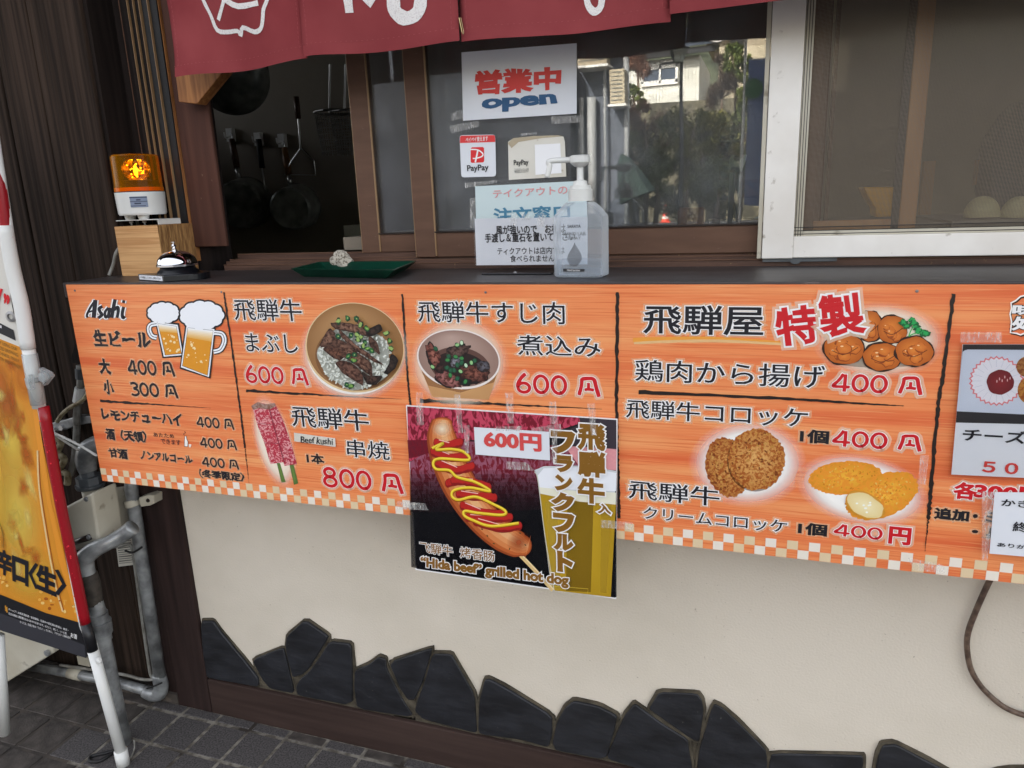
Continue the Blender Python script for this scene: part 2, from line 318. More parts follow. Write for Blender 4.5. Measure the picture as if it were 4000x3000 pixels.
# ------------------------------------------------------------------ printing: pictures and lettering, laid on a plane in thin layers
class Pic:
    def __init__(s, pl, base=.0006, crop='Z'): s.pl = pl; s.o = base; s.cr = crop; s.v = []; s.f = []; s.c = []; s.m = []; s.mn = []
    def _mi(s, m):
        if m not in s.mn: s.mn.append(m)
        return s.mn.index(m)
    def poly(s, pts, rgb, cen=None, m='print', a=1., ac=None, jit=0., cc=None, k=None):
        s.o += 1.2e-5; q = [c(s.cr, *p) for p in pts]
        if jit: q = [(x+random.uniform(-jit, jit), y+random.uniform(-jit, jit)) for x, y in q]
        P = [s.pl.hit(x, y, s.o) for x, y in q]; n = len(s.v); mi = s._mi(m); col = s3(rgb)+(a,)
        if cen is None and ac is None:
            s.v += P; s.c += [col]*len(P)
            for t in tessellate_polygon([P]): s.f.append(tuple(n+i for i in t)); s.m.append(mi)
        else:
            ctr = s.pl.hit(*c(s.cr, *cc), s.o) if cc else sum(P, Vector())/len(P)
            s.v += P+[ctr]; s.c += [col]*len(P)+[s3(cen or rgb)+(a if ac is None else ac,)]
            for i in range(len(P)): s.f.append((n+i, n+(i+1) % len(P), n+len(P))); s.m.append(mi)
        return s
    def ell(s, x, y, rx, ry, rgb, rot=0., n=28, a0=0., a1=360., wob=0., **kw):
        pts = []; ph = random.random()*9
        for i in range(n):
            t = math.radians(a0+(a1-a0)*i/(n if a1-a0 >= 360 else n-1)); w = 1+wob*noise.noise(Vector((math.cos(t)*2+ph, math.sin(t)*2, x*.01)))
            u, v = rx*w*math.cos(t), ry*w*math.sin(t); cr, sr = math.cos(rot), math.sin(rot); pts.append((x+u*cr-v*sr, y+u*sr+v*cr))
        return s.poly(pts, rgb, **kw)
    def stroke(s, pts, w, rgb, taper=0., sp=5, rough=0., a=1., m='print', close=False):
        if rgb == (34, 24, 20): w *= 1.45
        s.o += 1.2e-5; P = [Vector((*p, 0)) for p in pts]
        if sp and len(P) > 2: P = spline(P, sp, close)
        elif sp: P = [P[0].lerp(P[-1], i/40) for i in range(41)]
        K = len(P); n = len(s.v); mi = s._mi(m)
        for i, p in enumerate(P):
            if close: d = (P[(i+1) % K]-P[i-1])
            else: d = P[min(i+1, K-1)]-P[max(i-1, 0)]
            d = Vector((-d.y, d.x, 0)).normalized(); t = i/(K-1) if K > 1 else 0
            ww = w*.5*(1-taper*t)
            wa = ww*(1+rough*random.uniform(-1, 1)); wb = ww*(1+rough*random.uniform(-1, 1))
            for q in (p+d*wa, p-d*wb): s.v.append(s.pl.hit(*c(s.cr, q.x, q.y), s.o)); s.c.append(s3(rgb)+(a,))
        for i in range(K if close else K-1):
            j = (i+1) % K; s.f.append((n+2*i, n+2*i+1, n+2*j+1, n+2*j)); s.m.append(mi)
        return s
    def glow(s, x, y, rx, ry, rgb=(255, 248, 238), rot=0., inner=.7, a=1.):
        s.o += 1.2e-5; n = len(s.v); K = 40; mi = s._mi('print'); rings = ((0, a), (inner*.9, a), (inner*.9+(1.1-inner*.9)*.25, a*.86), (inner*.9+(1.1-inner*.9)*.5, a*.5), (inner*.9+(1.1-inner*.9)*.75, a*.16), (1.1, 0))
        cr, sr = math.cos(rot), math.sin(rot)
        for rr, al in rings:
            for i in range(K):
                t = 2*math.pi*i/K; u, v = rx*rr*math.cos(t)+.01*math.cos(t), ry*rr*math.sin(t)+.01*math.sin(t)
                s.v.append(s.pl.hit(*c(s.cr, x+u*cr-v*sr, y+u*sr+v*cr), s.o)); s.c.append(s3(rgb)+(al,))
        for r in range(5):
            for i in range(K):
                j = (i+1) % K; s.f.append((n+r*K+i, n+r*K+j, n+(r+1)*K+j, n+(r+1)*K+i)); s.m.append(mi)
        return s
    def done(s, name, parent, label=None):
        o = add(name, s.v, s.f, s.mn, parent, mi=s.m, cols=s.c)
        if label: o['label'] = label
        return o
# brush glyphs drawn as strokes in a unit box (x, y up)
def arc(cx, cy_, rx, ry, a0, a1, n=16): return [(cx+rx*math.cos(math.radians(a0+(a1-a0)*i/n)), cy_+ry*math.sin(math.radians(a0+(a1-a0)*i/n))) for i in range(n+1)]
GL = {
 '0': (.80, [(arc(.38, .5, .32, .43, -70, 290, 26), .165)]),
 '4': (.86, [([(.50, .97), (.30, .62), (.05, .30), (.45, .28), (.82, .27)], .165), ([(.60, .95), (.60, .5), (.59, .02)], .165)]),
 '3': (.76, [([(.10, .88), (.35, .94), (.62, .84), (.60, .66), (.30, .54)], .165), ([(.32, .53), (.62, .44), (.68, .22), (.42, .05), (.08, .10)], .165)]),
 '6': (.80, [([(.48, 1.), (.28, .80), (.12, .52), (.08, .32)], .185), (arc(.38, .29, .29, .24, 170, -190, 22), .165)]),
 '8': (.84, [(arc(.40, .74, .26, .21, -80, 280, 20), .165), (arc(.40, .27, .31, .24, 90, 450, 22), .165)]),
 '1': (.45, [([(.1, .78), (.24, .9), (.26, .5), (.26, .03)], .16)]),
 ' ': (.4, []),
 '￥': (1.05, [([(.16, .88), (.14, .55), (.02, .06)], .17), ([(.17, .86), (.45, .90), (.72, .86), (.82, .5), (.95, .02)], .185), ([(.47, .66), (.47, .34)], .15), ([(.30, .33), (.48, .36), (.70, .33)], .15)]),
}
def ribbons(body, grow=0.):
    V, F = [], []; x = 0; zz = 0
    for ch in body:
        adv, st = GL[ch]
        for pts, w in st:
            zz += 1e-5; P = [Vector((p[0]+x, p[1], 0)) for p in pts]
            if len(pts) < 10: P = spline(P, 5)
            K = len(P); n = len(V); ww = w/2+grow
            P2 = [P[0]-(P[1]-P[0]).normalized()*(grow+.02)]+P+[P[-1]+(P[-1]-P[-2]).normalized()*(grow+.02)]; K = len(P2)
            for i, p in enumerate(P2):
                d = P2[min(i+1, K-1)]-P2[max(i-1, 0)]; d = Vector((-d.y, d.x, 0)).normalized(); e = ww*(1+.12*noise.noise(p*6)) * (.8 if i in (0, K-1) else 1)
                V += [(*(p+d*e)[:2], zz), (*(p-d*e)[:2], zz)]
            for i in range(K-1): F.append((n+2*i, n+2*i+1, n+2*i+3, n+2*i+2))
        x += adv+.06
    return V, F
CACHE = {}
def glyphs(body, bevel, sx=1., shear=0.):
    """outline mesh of a string, thickened by bevel (text units)"""
    key = (body, round(bevel, 4))
    if key not in CACHE:
        cu = bpy.data.curves.new('t', 'FONT'); cu.body = body; cu.resolution_u = 3; cu.fill_mode = 'FRONT'
        if bevel > 0: cu.bevel_depth = bevel; cu.bevel_resolution = 0
        o = bpy.data.objects.new('t', cu); me = bpy.data.meshes.new_from_object(o)
        V = [(v.co.x, v.co.y, v.co.z/max(bevel, 1e-6)*.25 if bevel > 0 else 0.) for v in me.vertices]; F = [tuple(p.vertices) for p in me.polygons]
        CACHE[key] = (V, F); bpy.data.objects.remove(o); bpy.data.curves.remove(cu); bpy.data.meshes.remove(me)
    return CACHE[key]
def radius(k, hpx, p): return hpx*CR[k][2]*Vector((p[0], p[1], p[2]-CZ)).dot(Vector(RM[2]))/FPX
def T(parent, pl, crop, body, x0, y0, x1=None, y1=None, ink='ink', bold=0., ol=0., glow=0., hand=0., olm='ink_white', glm='glow', base=.0006, quad=None, shear=0., name='lettering', brush=False, label=None):
    if quad: A, B, C2, D = [pl.hit(*c(crop, *p), base) for p in quad]       # TL TR BR BL
    else:
        tl = pl.hit(*c(crop, x0, y0), base); br = pl.hit(*c(crop, x1, y1), base); u = Vector((0, 0, 1)).cross(pl.n).normalized()
        wd = (br-tl).dot(u); A = tl; B = tl+u*wd; C2 = Vector((B.x, B.y, br.z)); D = Vector((A.x, A.y, br.z))
    gen = (lambda g: ribbons(body, g)) if brush else (lambda g: glyphs(body, g))
    V0, F0 = gen(0.); xs = [v[0]+shear*v[1] for v in V0]; ys = [v[1] for v in V0]; X0, X1, Y0, Y1 = min(xs), max(xs), min(ys), max(ys)
    sx = (B-A).length/(X1-X0); sy = (A-D).length/(Y1-Y0); sc = (sx*sy)**.5 if not brush else (sx+sy)/2
    V, F, MI, mats = [], [], [], []
    lay = []
    if glow: lay.append((bold+(glow*.8)/sc, glm, 0.))
    if ol: lay.append((bold+(ol*.72)/sc, olm, 2.2e-4))
    lay.append((bold, ink, 4.4e-4)); sd_ = random.random()*50
    for g, m, off in lay:
        v, f = gen(g); n = len(V); mats.append(m)
        for p in v:
            px, py = p[0]+shear*p[1], p[1]
            if hand:
                w = Vector((px*1.7+sd_, py*1.7, 0)); px += hand*noise.noise(w); py += hand*noise.noise(w+Vector((7, 3, 1))); w *= 3.5; px += hand*.4*noise.noise(w); py += hand*.4*noise.noise(w+Vector((5, 5, 5)))
            a, b = (px-X0)/(X1-X0), (py-Y0)/(Y1-Y0)
            top = A.lerp(B, a); bot = D.lerp(C2, a); V.append(bot.lerp(top, b)+pl.n*(off+(p[2]*2e-4 if not brush else p[2])))
        F += [tuple(n+i for i in q) for q in f]; MI += [len(mats)-1]*len(f)
    o = add(name, V, F, mats, parent, mi=MI)
    if label: o['label'] = label
    return o
def sheet(name, pl, crop, pts, m, parent=None, th=.0006, base=0.):
    """a thin board or paper whose four corners lie on the plane"""
    P = [pl.hit(*c(crop, *p), base+th) for p in pts]; return MB().prism(P, -pl.n*th).build(name, m, parent)
exec_order = []
#@@GROUND
# ================================================================== SETTING: street, pavement, kitchen shell, shop walls
YW = 1.275                      # face of the plaster wall
YB = 1.1075                     # face of the menu board
YG = 1.375                      # face of the window glass
ZS = 1.118                      # top of the counter
struct(MB().box(-60, 60, -80, .35, -.1, -.012).build('road', 'asphalt'))
pav = struct(MB().box(-6, 6, .3, 1.262, -.09, .0012).build('pavement', 'joint'))
pit = .1045
MB().box(-6, -1.505, .3, 1.261, .0, .0016).build('dirty_joint_bed', 'joint_dirty', pav)
tm = None
for i in range(-26, 6):
    for j in range(10):
        x0 = -1.259+.0045+i*pit+pit; y1 = 1.231-.0045-j*pit
        if x0 > 0.1: continue
        if j == 9: y0_, y1_ = 1.2355, 1.2595
        else: y0_, y1_ = y1-(pit-.009), y1
        dty = x0 < -1.5-.08*math.sin(j*1.7) or (j > 6 and random.random() < .2)
        key = ('n' if j == 9 else 't')+('d' if dty else '')
        hh = random.uniform(-.0006, .0006)
        tt = MB().box(0, pit-.009, 0, y1_-y0_, 0, .004) if True else None
        if tm is None: tm = {}
        if key not in tm: o = tt.build('tile', 'tile_dirty' if dty else 'tile', pav, bevel=.0012, seg=1); tm[key] = o.data
        else:
            o = bpy.data.objects.new('tile', tm[key]); link(o, pav); b = o.modifiers.new('bevel', 'BEVEL'); b.width = .0012; b.segments = 1
        o.location = (x0, y0_, hh-.001)
        o.rotation_euler = (random.uniform(-.006, .006), random.uniform(-.006, .006), 0)
# kitchen shell behind the windows; side walls cut short, an added gap for skylight
struct(MB().box(-3.2, 3.6, 3.1, 3.2, -.02, 2.3).build('kitchen_back_wall', 'kitchen_wall'))
struct(MB().box(-3.3, -3.2, 1.5, 3.2, -.02, 1.75).build('kitchen_side_wall', 'kitchen_wall'))
struct(MB().box(3.6, 3.7, 1.5, 3.2, -.02, 1.3).build('kitchen_side_wall', 'kitchen_wall'))
struct(MB().box(-3.3, 3.7, 1.45, 3.2, 2.3, 2.36).build('kitchen_ceiling', 'kitchen_dark'))
struct(MB().box(-3.3, 3.7, 1.45, 3.2, -.08, -.02).build('kitchen_floor', 'kitchen_dark'))
# building above and around
shop = thing('shop_building', 'dark timber shop front above and beside the takeaway windows', 'building')
MB().box(-1.24, 4.2, 1.30, 1.45, 1.80, 5.2).box(1.9, 4.2, 1.30, 1.45, 0, 1.80).box(-4.5, -1.20, 1.38, 1.45, 0, 5.2).box(-1.24, 1.9, 1.30, 1.45, -.02, 1.0).build('wall', 'siding_dark', shop)
MB().box(-4.7, 4.4, .55, 6.2, 2.62, 2.72).box(-4.7, 4.4, 1.0, 6.2, 5.2, 5.32).build('roof', 'siding_side', shop)
MB().box(-4.5, 4.2, 3.3, 6., -.02, 5.2).build('rear_room', 'siding_dark', shop)
# ---- plaster wall with slate stones and base beam
XL = -1.294
wall = MB().box(XL, 1.9, YW, YW+.024, .0, 1.03).build('plaster_wall', 'plaster'); tag(wall, 'cream plaster wall below the orange menu board, slate stones along its foot', 'wall')
MB().box(XL+.002, 1.9, 1.262, YW+.02, -.02, .0985).build('base_beam', 'base_beam', wall, bevel=.003)['label'] = 'worn brown wooden beam at the foot of the wall'
PW = PY(YW)
STONES = [('N', [(462, 190), (540, 190), (590, 262), (735, 437), (815, 540), (818, 592), (720, 575), (520, 540), (488, 520)]),
 ('N', [(778, 428), (970, 350), (990, 430), (1035, 620), (1025, 632), (890, 605), (850, 560), (820, 510)]),
 ('N', [(992, 280), (1102, 182), (1248, 282), (1230, 320), (1130, 480), (1090, 515), (1030, 535), (1000, 430), (985, 350)]),
 ('N', [(1255, 314), (1388, 328), (1394, 480), (1398, 707), (1060, 645), (1050, 590), (1075, 545), (1120, 510), (1190, 420)]),
 ('N', [(1410, 492), (1500, 455), (1555, 408), (1600, 424), (1605, 480), (1690, 650), (1775, 782), (1425, 727), (1405, 600)]),
 ('N', [(1622, 440), (1884, 352), (1880, 390), (1830, 560), (1780, 668), (1740, 672), (1690, 600)]),
 ('N', [(1888, 390), (2005, 392), (2045, 465), (2148, 645), (2160, 868), (2145, 874), (1830, 792), (1780, 742), (1790, 690), (1840, 560)]),
 ('O', [(182, 455), (218, 450), (335, 512), (664, 712), (665, 850), (640, 937), (450, 882), (150, 842), (135, 800), (145, 600)]),
 ('O', [(820, 604), (1000, 642), (1132, 712), (1120, 780), (1060, 1000), (1010, 1017), (690, 957), (668, 900), (700, 760), (756, 655)]),
 ('O', [(1255, 622), (1340, 684), (1450, 765), (1640, 882), (1645, 960), (1665, 1050), (1672, 1192), (1300, 1112), (1070, 1022), (1060, 990), (1180, 718)]),
 ('O', [(1432, 542), (1706, 554), (1738, 600), (1750, 680), (1720, 902), (1660, 877), (1362, 668), (1368, 648)]),
 ('O', [(1828, 625), (1885, 652), (1995, 752), (2195, 955), (2205, 1010), (2205, 1300), (1690, 1230), (1720, 950), (1770, 790), (1800, 680)]),
 ('P', [(232, 1068), (930, 1082), (945, 1102), (935, 1300), (200, 1300), (210, 1150)]),
 ('P', [(1098, 1002), (1200, 994), (1425, 1112), (1650, 1230), (1640, 1420), (1000, 1420), (1058, 1095)]),
 ('P', [(2050, 1200), (2400, 1185), (2420, 1420), (1700, 1420), (1690, 1290)])]
g = MB(); zlow = []
for k, (cr, pts) in enumerate(STONES):
    P = [PW.hit(*c(cr, *p)) for p in pts]
    P = [Vector((p.x, p.y, max(p.z, .1))) for p in P]
    cen = sum(P, Vector())/len(P)
    Q = []
    for p in P:
        d = (p-cen); Q.append(p+d.normalized()*.0058)
    Q = chaikin(Q, 1); g.prism([Vector((q.x, YW-.0035-.0003*k, max(q.z, .099))) for q in Q], (0, .003+.0003*k, 0))
    pl0, pr0 = min(P, key=lambda t: t.x), max(P, key=lambda t: t.x)
    if min(pl0.z, pr0.z) > .103: g.prism([Vector((pl0.x-.003, YW-.0026-.00004*k, .099)), Vector((pr0.x+.003, YW-.0026-.00004*k, .099)), Vector((pr0.x+.003, YW-.0026-.00004*k, pr0.z)), Vector((pl0.x-.003, YW-.0026-.00004*k, pl0.z))], (0, .0026, 0))
    C3 = chaikin(P, 1); th = .0085+.003*random.random()
    so = MB().prism([Vector((q.x, YW-th, q.z)) for q in C3], (0, th-.001, 0)).build('stone', 'slate', wall, bevel=.0022, seg=2); shade(so, 50)
g.build('grout', 'grout', wall)
MB().box(XL+.003, .42, YW-.0028, YW, .0985, .122).prism([Vector((q.x, YW-.0029, q.z)) for q in [PW.hit(*c('N', *t)) for t in [(1660, 560), (1800, 640), (1800, 760), (1760, 800), (1680, 640)]]], (0, .0029, 0)).build('mortar_line', 'grout', wall)
# ---- siding planks on the left
sid = thing('plank_siding', 'weathered dark brown plank siding left of the counter', 'wall')
ed = [-3.02, -2.88, -2.74, -2.60, -2.46, -2.33, -2.20, -2.08, -1.96, -1.84, -1.73, -1.619, -1.507, -1.356]
for a, b in zip(ed[:-1], ed[1:]):
    dy = random.uniform(0, .003)
    po = MB().box(a+.0025, b-.0025, 1.278+dy, 1.33, .03, 3.0).build('plank', 'siding', sid, bevel=.003)
YR = 1.352
xt = lambda px: at_y(px, 497, YR).x
MB().box(-1.354, xt(568)-.001, YR, YR+.02, .95, 3.0).build('recess_panel', 'siding_dark', sid, bevel=.001)
MB().box(-1.3555, -1.345, 1.285, YR+.02, .95, 3.0).build('recess_side', 'siding_side', sid)
for px in (434, 540): MB().box(xt(px)-.001, xt(px)+.001, YR-.001, YR+.003, .95, 3.0).build('batten', 'aluminium_brown', sid)
MB().box(-3.0, -1.40, 1.262, 1.33, -.02, .03).build('footing', 'joint_dirty', sid)
sp = MB().box(-1.400, XL, 1.262, 1.33, -.01, 1.09).build('corner_post', 'post_wood', bevel=.003); tag(sp, 'dark brown post at the left end of the plaster wall', 'post')
MB().box(-1.447, -1.401, 1.270, 1.33, -.01, 1.09).build('post_strip', 'post_wood', sp, bevel=.002)
# ---- window: grooved shutter track, jamb, sill, sashes
win = thing('takeaway_window', 'brown aluminium sliding window above the counter, left part open', 'window')
tr = MB()
for k, px in enumerate((568, 586, 604)): tr.box(xt(px), xt(px+14), YR-.010+.003*k, YR+.02, ZS, 3.0, 0); tr.box(xt(px+14), xt(px+16), YR-.011+.003*k, YR+.02, ZS, 3.0, 2)
tr.box(xt(622), xt(646), YR+.001, YR+.02, ZS, 3.0, 1).box(xt(648), xt(674), YR+.004, YR+.02, ZS, 3.0, 1).box(xt(646), xt(648), YR-.002, YR+.02, ZS, 3.0, 2)
tr.build('shutter_track', ['siding_dark', 'black_matte', 'alu_edge'], win)
zt = 1.80
sl = MB().box(-1.145, 1.9, 1.3515, 1.36, ZS-.003, ZS+.010, 0).box(-1.145, 1.9, 1.360, 1.372, ZS-.003, ZS+.016, 0).box(-1.145, 1.9, 1.372, 1.40, ZS-.003, ZS+.020, 0).box(-1.145, 1.9, 1.40, 1.45, ZS-.003, ZS+.030, 0)
for y, z in ((1.3505, .010), (1.360, .016), (1.372, .020), (1.40, .030)): sl.box(-1.145, 1.9, y, y+.0012, ZS+z, ZS+z+.0025, 1)
sl.build('sill_track', ['track_brown', 'aluminium_brown'], win, bevel=.0008, seg=1)
MB().box(-1.14, 1.9, 1.36, 1.45, zt-.03, zt).build('head_rail', 'aluminium_brown', win)
def sash(x0, x1, y0, y1, sw, rb, gy, gm_='window_glass', z0=ZS+.022, pane=True, sw2=None):
    m = MB().box(x0, x0+sw, y0, y1, z0, zt-.03).box(x1-(sw2 or sw), x1, y0, y1, z0, zt-.03).box(x0+sw, x1-(sw2 or sw), y0+.002, y1-.001, z0, rb).box(x0+sw, x1-(sw2 or sw), y0+.002, y1-.001, zt-.06, zt-.03)
    m.box(x0+sw, x0+sw+.003, y0-.001, y0+.004, z0+.002, zt-.03, 1).box(x0+sw, x1-(sw2 or sw), y0-.0015, y0+.002, rb, rb+.003, 2).box(x0-.0015, x0, y0, y1, z0, zt-.03, 1)
    s = m.build('sash', ['aluminium_brown', 'alu_edge', 'aluminium_dark'], win, bevel=.0009, seg=1)
    if pane: MB().box(x0+sw-.001, x1-(sw2 or sw)+.001, gy, gy+.004, rb-.002, zt-.058).build('pane', gm_, s)
    return s
sA0 = cy('B', 1482, 500, 1.368).x; sA1 = cy('B', 1568, 500, 1.368).x
sash(sA0, .075, 1.366, 1.388, sA1-sA0+.012, cy('B', 1650, 1372, 1.368).z, YG)
sB0 = cy('B', 1150, 500, 1.40).x; sB1 = cy('B', 1225, 500, 1.40).x
MB().box(.09, 1.6, 1.408, 1.411, ZS+.03, zt-.03).build('rear_pane', 'dim_glass', win)
sash(sB0, .085, 1.398, 1.42, sB1-sB0+.012, cy('B', 1400, 1380, 1.40).z, 1.408, z0=ZS+.03)
# sashes seen through the screen: closed meeting stiles
sC0 = cy('W', 470, 300, 1.40).x; sC1 = cy('W', 590, 300, 1.40).x
MB().box(sC0, sC1, 1.40-.008, 1.397, ZS+.03, zt-.03).box(.02, sC0, 1.392, 1.3965, ZS+.03, cy('W', 100, 1500, 1.39).z).build('meeting_stile', 'brown_wood', win, bevel=.001, seg=1)
MB().box(sC0-.012, sC0-.001, 1.391, 1.3965, ZS+.03, zt-.03).build('stile_gasket', 'black_matte', win)
sD0 = cy('D', 420, 700, 1.43).x; sD1 = cy('D', 500, 700, 1.43).x
MB().box(sD0, sD0+.015, 1.428, 1.45, ZS+.03, zt).box(sD0+.021, sD1+.004, 1.428, 1.45, ZS+.03, zt).build('rear_stile', 'jamb_wood', win)
# jamb board
jb0 = at_y(690, 600, 1.36); jb = MB()
jx0, jx1 = cy('B', 150, 800, 1.365).x, cy('B', 345, 800, 1.365).x
MB().box(jx0, jx1, 1.365, 1.374, ZS+.052, zt).build('jamb_board', 'jamb_wood', win, bevel=.002)
MB().box(jx0-.014, jx0-.001, 1.360, 1.43, ZS+.02, zt).build('jamb_edge', 'raw_wood', win)['label'] = 'orange brown edge strip beside the jamb board'
bp_ = [cy('B', *p, 1.325) for p in ((128, 440), (148, 600), (255, 612), (420, 410), (420, 300), (128, 300))]
br = MB().prism(bp_, (0, .029, 0)).build('timber_bracket', 'raw_wood', None, bevel=.0015); tag(br, 'small natural wood bracket at the window corner under the red curtain', 'bracket')
# counter shelf
sh = MB().box(-1.347, 1.9, 1.112, 1.3512, ZS-.030, ZS).build('counter_shelf', 'shelf_top', None, bevel=.0015); tag(sh, 'narrow dark grey wooden counter shelf above the menu board', 'counter')
MB().box(-1.338, 1.9, 1.13, 1.262, .93, ZS-.031).build('shelf_support', 'siding_side', sh)
# ---- white screen window
scr = thing('screen_window', 'white aluminium insect screen window on the right', 'window')
a0 = cy('D', 128, 1000, 1.342).x; a1 = cy('D', 262, 1000, 1.342).x; zb0 = cy('D', 700, 1452, 1.342).z; zb1 = cy('D', 700, 1325, 1.342).z; zb2 = cy('D', 700, 1292, 1.342).z
print('screen', a0, a1, zb0, zb1)
MB().box(a0, a0+.050, 1.342, 1.356, zb0, zt).box(a0+.050, 1.35, 1.3425, 1.356, zb0+.001, zb1).build('frame', 'aluminium_white', scr, bevel=.0015)
MB().box(a0+.0505, a0+.064, 1.347, 1.357, zb1, zt).box(a0+.064, 1.35, 1.347, 1.357, zb1, zb2).box(a0-.008, a0-.001, 1.345, 1.360, zb0, zt).build('inner_frame', 'cream_plastic', scr, bevel=.001)
gm = MB()
for k in range(3): gm.box(a0+.0505, 1.35, 1.3465, 1.348, zb1+.003+k*.0055, zb1+.0042+k*.0055); gm.box(a0+.052+k*.004, a0+.053+k*.004, 1.3465, 1.348, zb1, zt)
gm.build('gasket_line', 'black_matte', scr)
rl = MB().lathe([(0, 0), (.011, 0), (.011, .006), (0, .006)], 0, 0, 20, 0, ax=(0, 1, 0), base=(cy('D', 300, 1450, 1.346).x, 1.346, zb0+.001)).box(a0+.002, a0+.12, 1.348, 1.355, zb0-.006, zb0)
rl.build('roller', 'grey_fitting', scr)
# woven mesh as real wires, joined
mw = MB(); step = .0019; x = a0+.064; th = .00042
while x < .95: mw.box(x, x+th, 1.3515, 1.3519, zb2, 1.72); x += step
z = zb2
while z < 1.72: mw.box(a0+.064, .95, 1.3513, 1.3516, z, z+th); z += step
mo = mw.build('mesh_screen', 'screen_wire' if 'screen_wire' in MATS else 'grey_fitting', scr); mo['kind'] = 'stuff'
#@@BOARD
# ================================================================== MENU BOARD
PB = PY(YB)
XB0 = -1.3335; ZB0, ZB1 = .692, 1.1145
board = MB().box(XB0, .95, YB, YB+.004, ZB0, ZB1).build('menu_board', 'menu_print'); tag(board, 'long orange wood-grain menu board hung along the counter front', 'menu board')
def BT(crop, body, x0, y0, x1, y1, **kw): return T(board, PB, crop, body, x0, y0, x1, y1, **kw)
K1 = dict(bold=.007, ol=.0021, glow=.0055); KB = dict(bold=.045, hand=.13, glow=.0028); KR = dict(ink='ink_red', brush=True, ol=.0014, glow=.006, glm='glow_white'); KK = dict(brush=True, glow=.0035)
# brush-drawn maker's logo
LG = Pic(PB, .0012, 'E')
LS = [([(262, 350), (258, 330), (286, 272), (320, 226)], 13), ([(318, 224), (312, 290), (306, 352)], 24), ([(272, 312), (305, 300)], 10),
      ([(368, 272), (344, 286), (352, 310), (366, 332), (338, 354)], 17), ([(412, 280), (388, 312), (392, 350), (414, 330)], 15), ([(424, 280), (414, 330), (420, 354)], 18),
      ([(460, 220), (446, 290), (436, 353)], 20), ([(452, 296), (478, 276), (484, 300), (474, 353)], 17), ([(522, 274), (512, 320), (516, 352), (530, 342)], 18), ([(524, 226), (520, 246)], 17)]
LS = [(p, w*1.3) for p, w in LS]
for p, w in LS: LG.stroke(p, w+24, (255, 250, 244), a=.4)
for p, w in LS: LG.stroke(p, w+13, (250, 250, 250))
for p, w in LS: LG.stroke(p, w, (22, 22, 34))
LG.done('logo_lettering', board, 'black slanted brewery lettering outlined in white')
BT('E', '生ビール', 300, 448, 720, 568, **KB); BT('E', '大', 338, 648, 432, 752, **KB); BT('E', '小', 372, 805, 453, 902, **KB)
BT('E', '400 ￥', 540, 652, 897, 778, **KK); BT('E', '300 ￥', 565, 812, 920, 938, **KK)
KS = dict(bold=.045, hand=.13, glow=.0022)
BT('E', 'レモンチューハイ', 362, 1010, 942, 1125, **KS); BT('E', '400 ￥', 1040, 1060, 1322, 1160, brush=True, glow=.003)
BT('E', '酒（天領）', 388, 1148, 690, 1250, **KS); BT('E', 'あたため', 735, 1178, 888, 1220, bold=.01, hand=.06); BT('E', 'できます', 788, 1222, 935, 1270, bold=.01, hand=.06)
BT('E', '400 ￥', 1065, 1210, 1342, 1308, brush=True, glow=.003)
BT('E', '甘酒', 410, 1290, 552, 1368, **KS); BT('E', 'ノンアルコール', 638, 1315, 1018, 1402, **KS); BT('E', '400 ￥', 1080, 1350, 1357, 1448, brush=True, glow=.003)
BT('E', '（冬季限定）', 1065, 1442, 1390, 1532, **KS)
BT('F', '飛騨牛', 108, 162, 612, 322, **K1); BT('F', 'まぶし', 195, 408, 582, 552, **K1); BT('F', '600 ￥', 192, 632, 662, 790, **KR)
BT('F', '飛騨牛', 525, 930, 1095, 1117, **K1); BT('F', '串焼', 925, 1170, 1242, 1322, **K1); BT('F', '1本', 640, 1272, 768, 1352, bold=.03, glow=.003); BT('F', '800 ￥', 748, 1365, 1345, 1575, **KR)
BT('G', '飛騨牛すじ肉', 190, 228, 1555, 442, **K1); BT('G', '煮込み', 1112, 540, 1885, 748, **K1); BT('G', '600 ￥', 1098, 885, 1890, 1122, **KR)
BT('H', '飛騨屋', 250, 138, 948, 318, **dict(K1, bold=.014)); BT('H', '鶏肉から揚げ', 200, 458, 1308, 630, **K1); BT('H', '飛騨牛コロッケ', 145, 692, 1210, 862, **K1)
BT('H', '飛騨牛', 160, 1168, 692, 1325, **K1); BT('H', 'クリームコロッケ', 248, 1325, 1090, 1482, **K1)
BT('I', '400 ￥', 205, 512, 685, 632, **KR); BT('I', '1個', 40, 812, 182, 888, bold=.035, glow=.003); BT('I', '400 ￥', 208, 812, 680, 932, **KR); BT('I', '1個', 30, 1305, 172, 1380, bold=.035, glow=.003)
BT('I', '400', 215, 1310, 470, 1402, **KR); BT('I', '円', 515, 1330, 614, 1425, ink='ink_red', bold=.045, ol=.0015, glow=.005, glm='glow_white')
BT('I', '各', 860, 1092, 965, 1185, ink='ink_red', bold=.04, ol=.0015, glow=.004, glm='glow_white'); BT('I', '300円', 970, 1100, 1330, 1205, ink='ink_red', bold=.045, ol=.0015, glow=.004, glm='glow_white')
BT('I', '追加', 755, 1228, 925, 1300, bold=.045, glow=.003); BT('I', '・ミルク', 960, 1240, 1260, 1330, bold=.04, glow=.003); BT('I', '・黒蜜', 955, 1325, 1250, 1410, bold=.04, glow=.003)
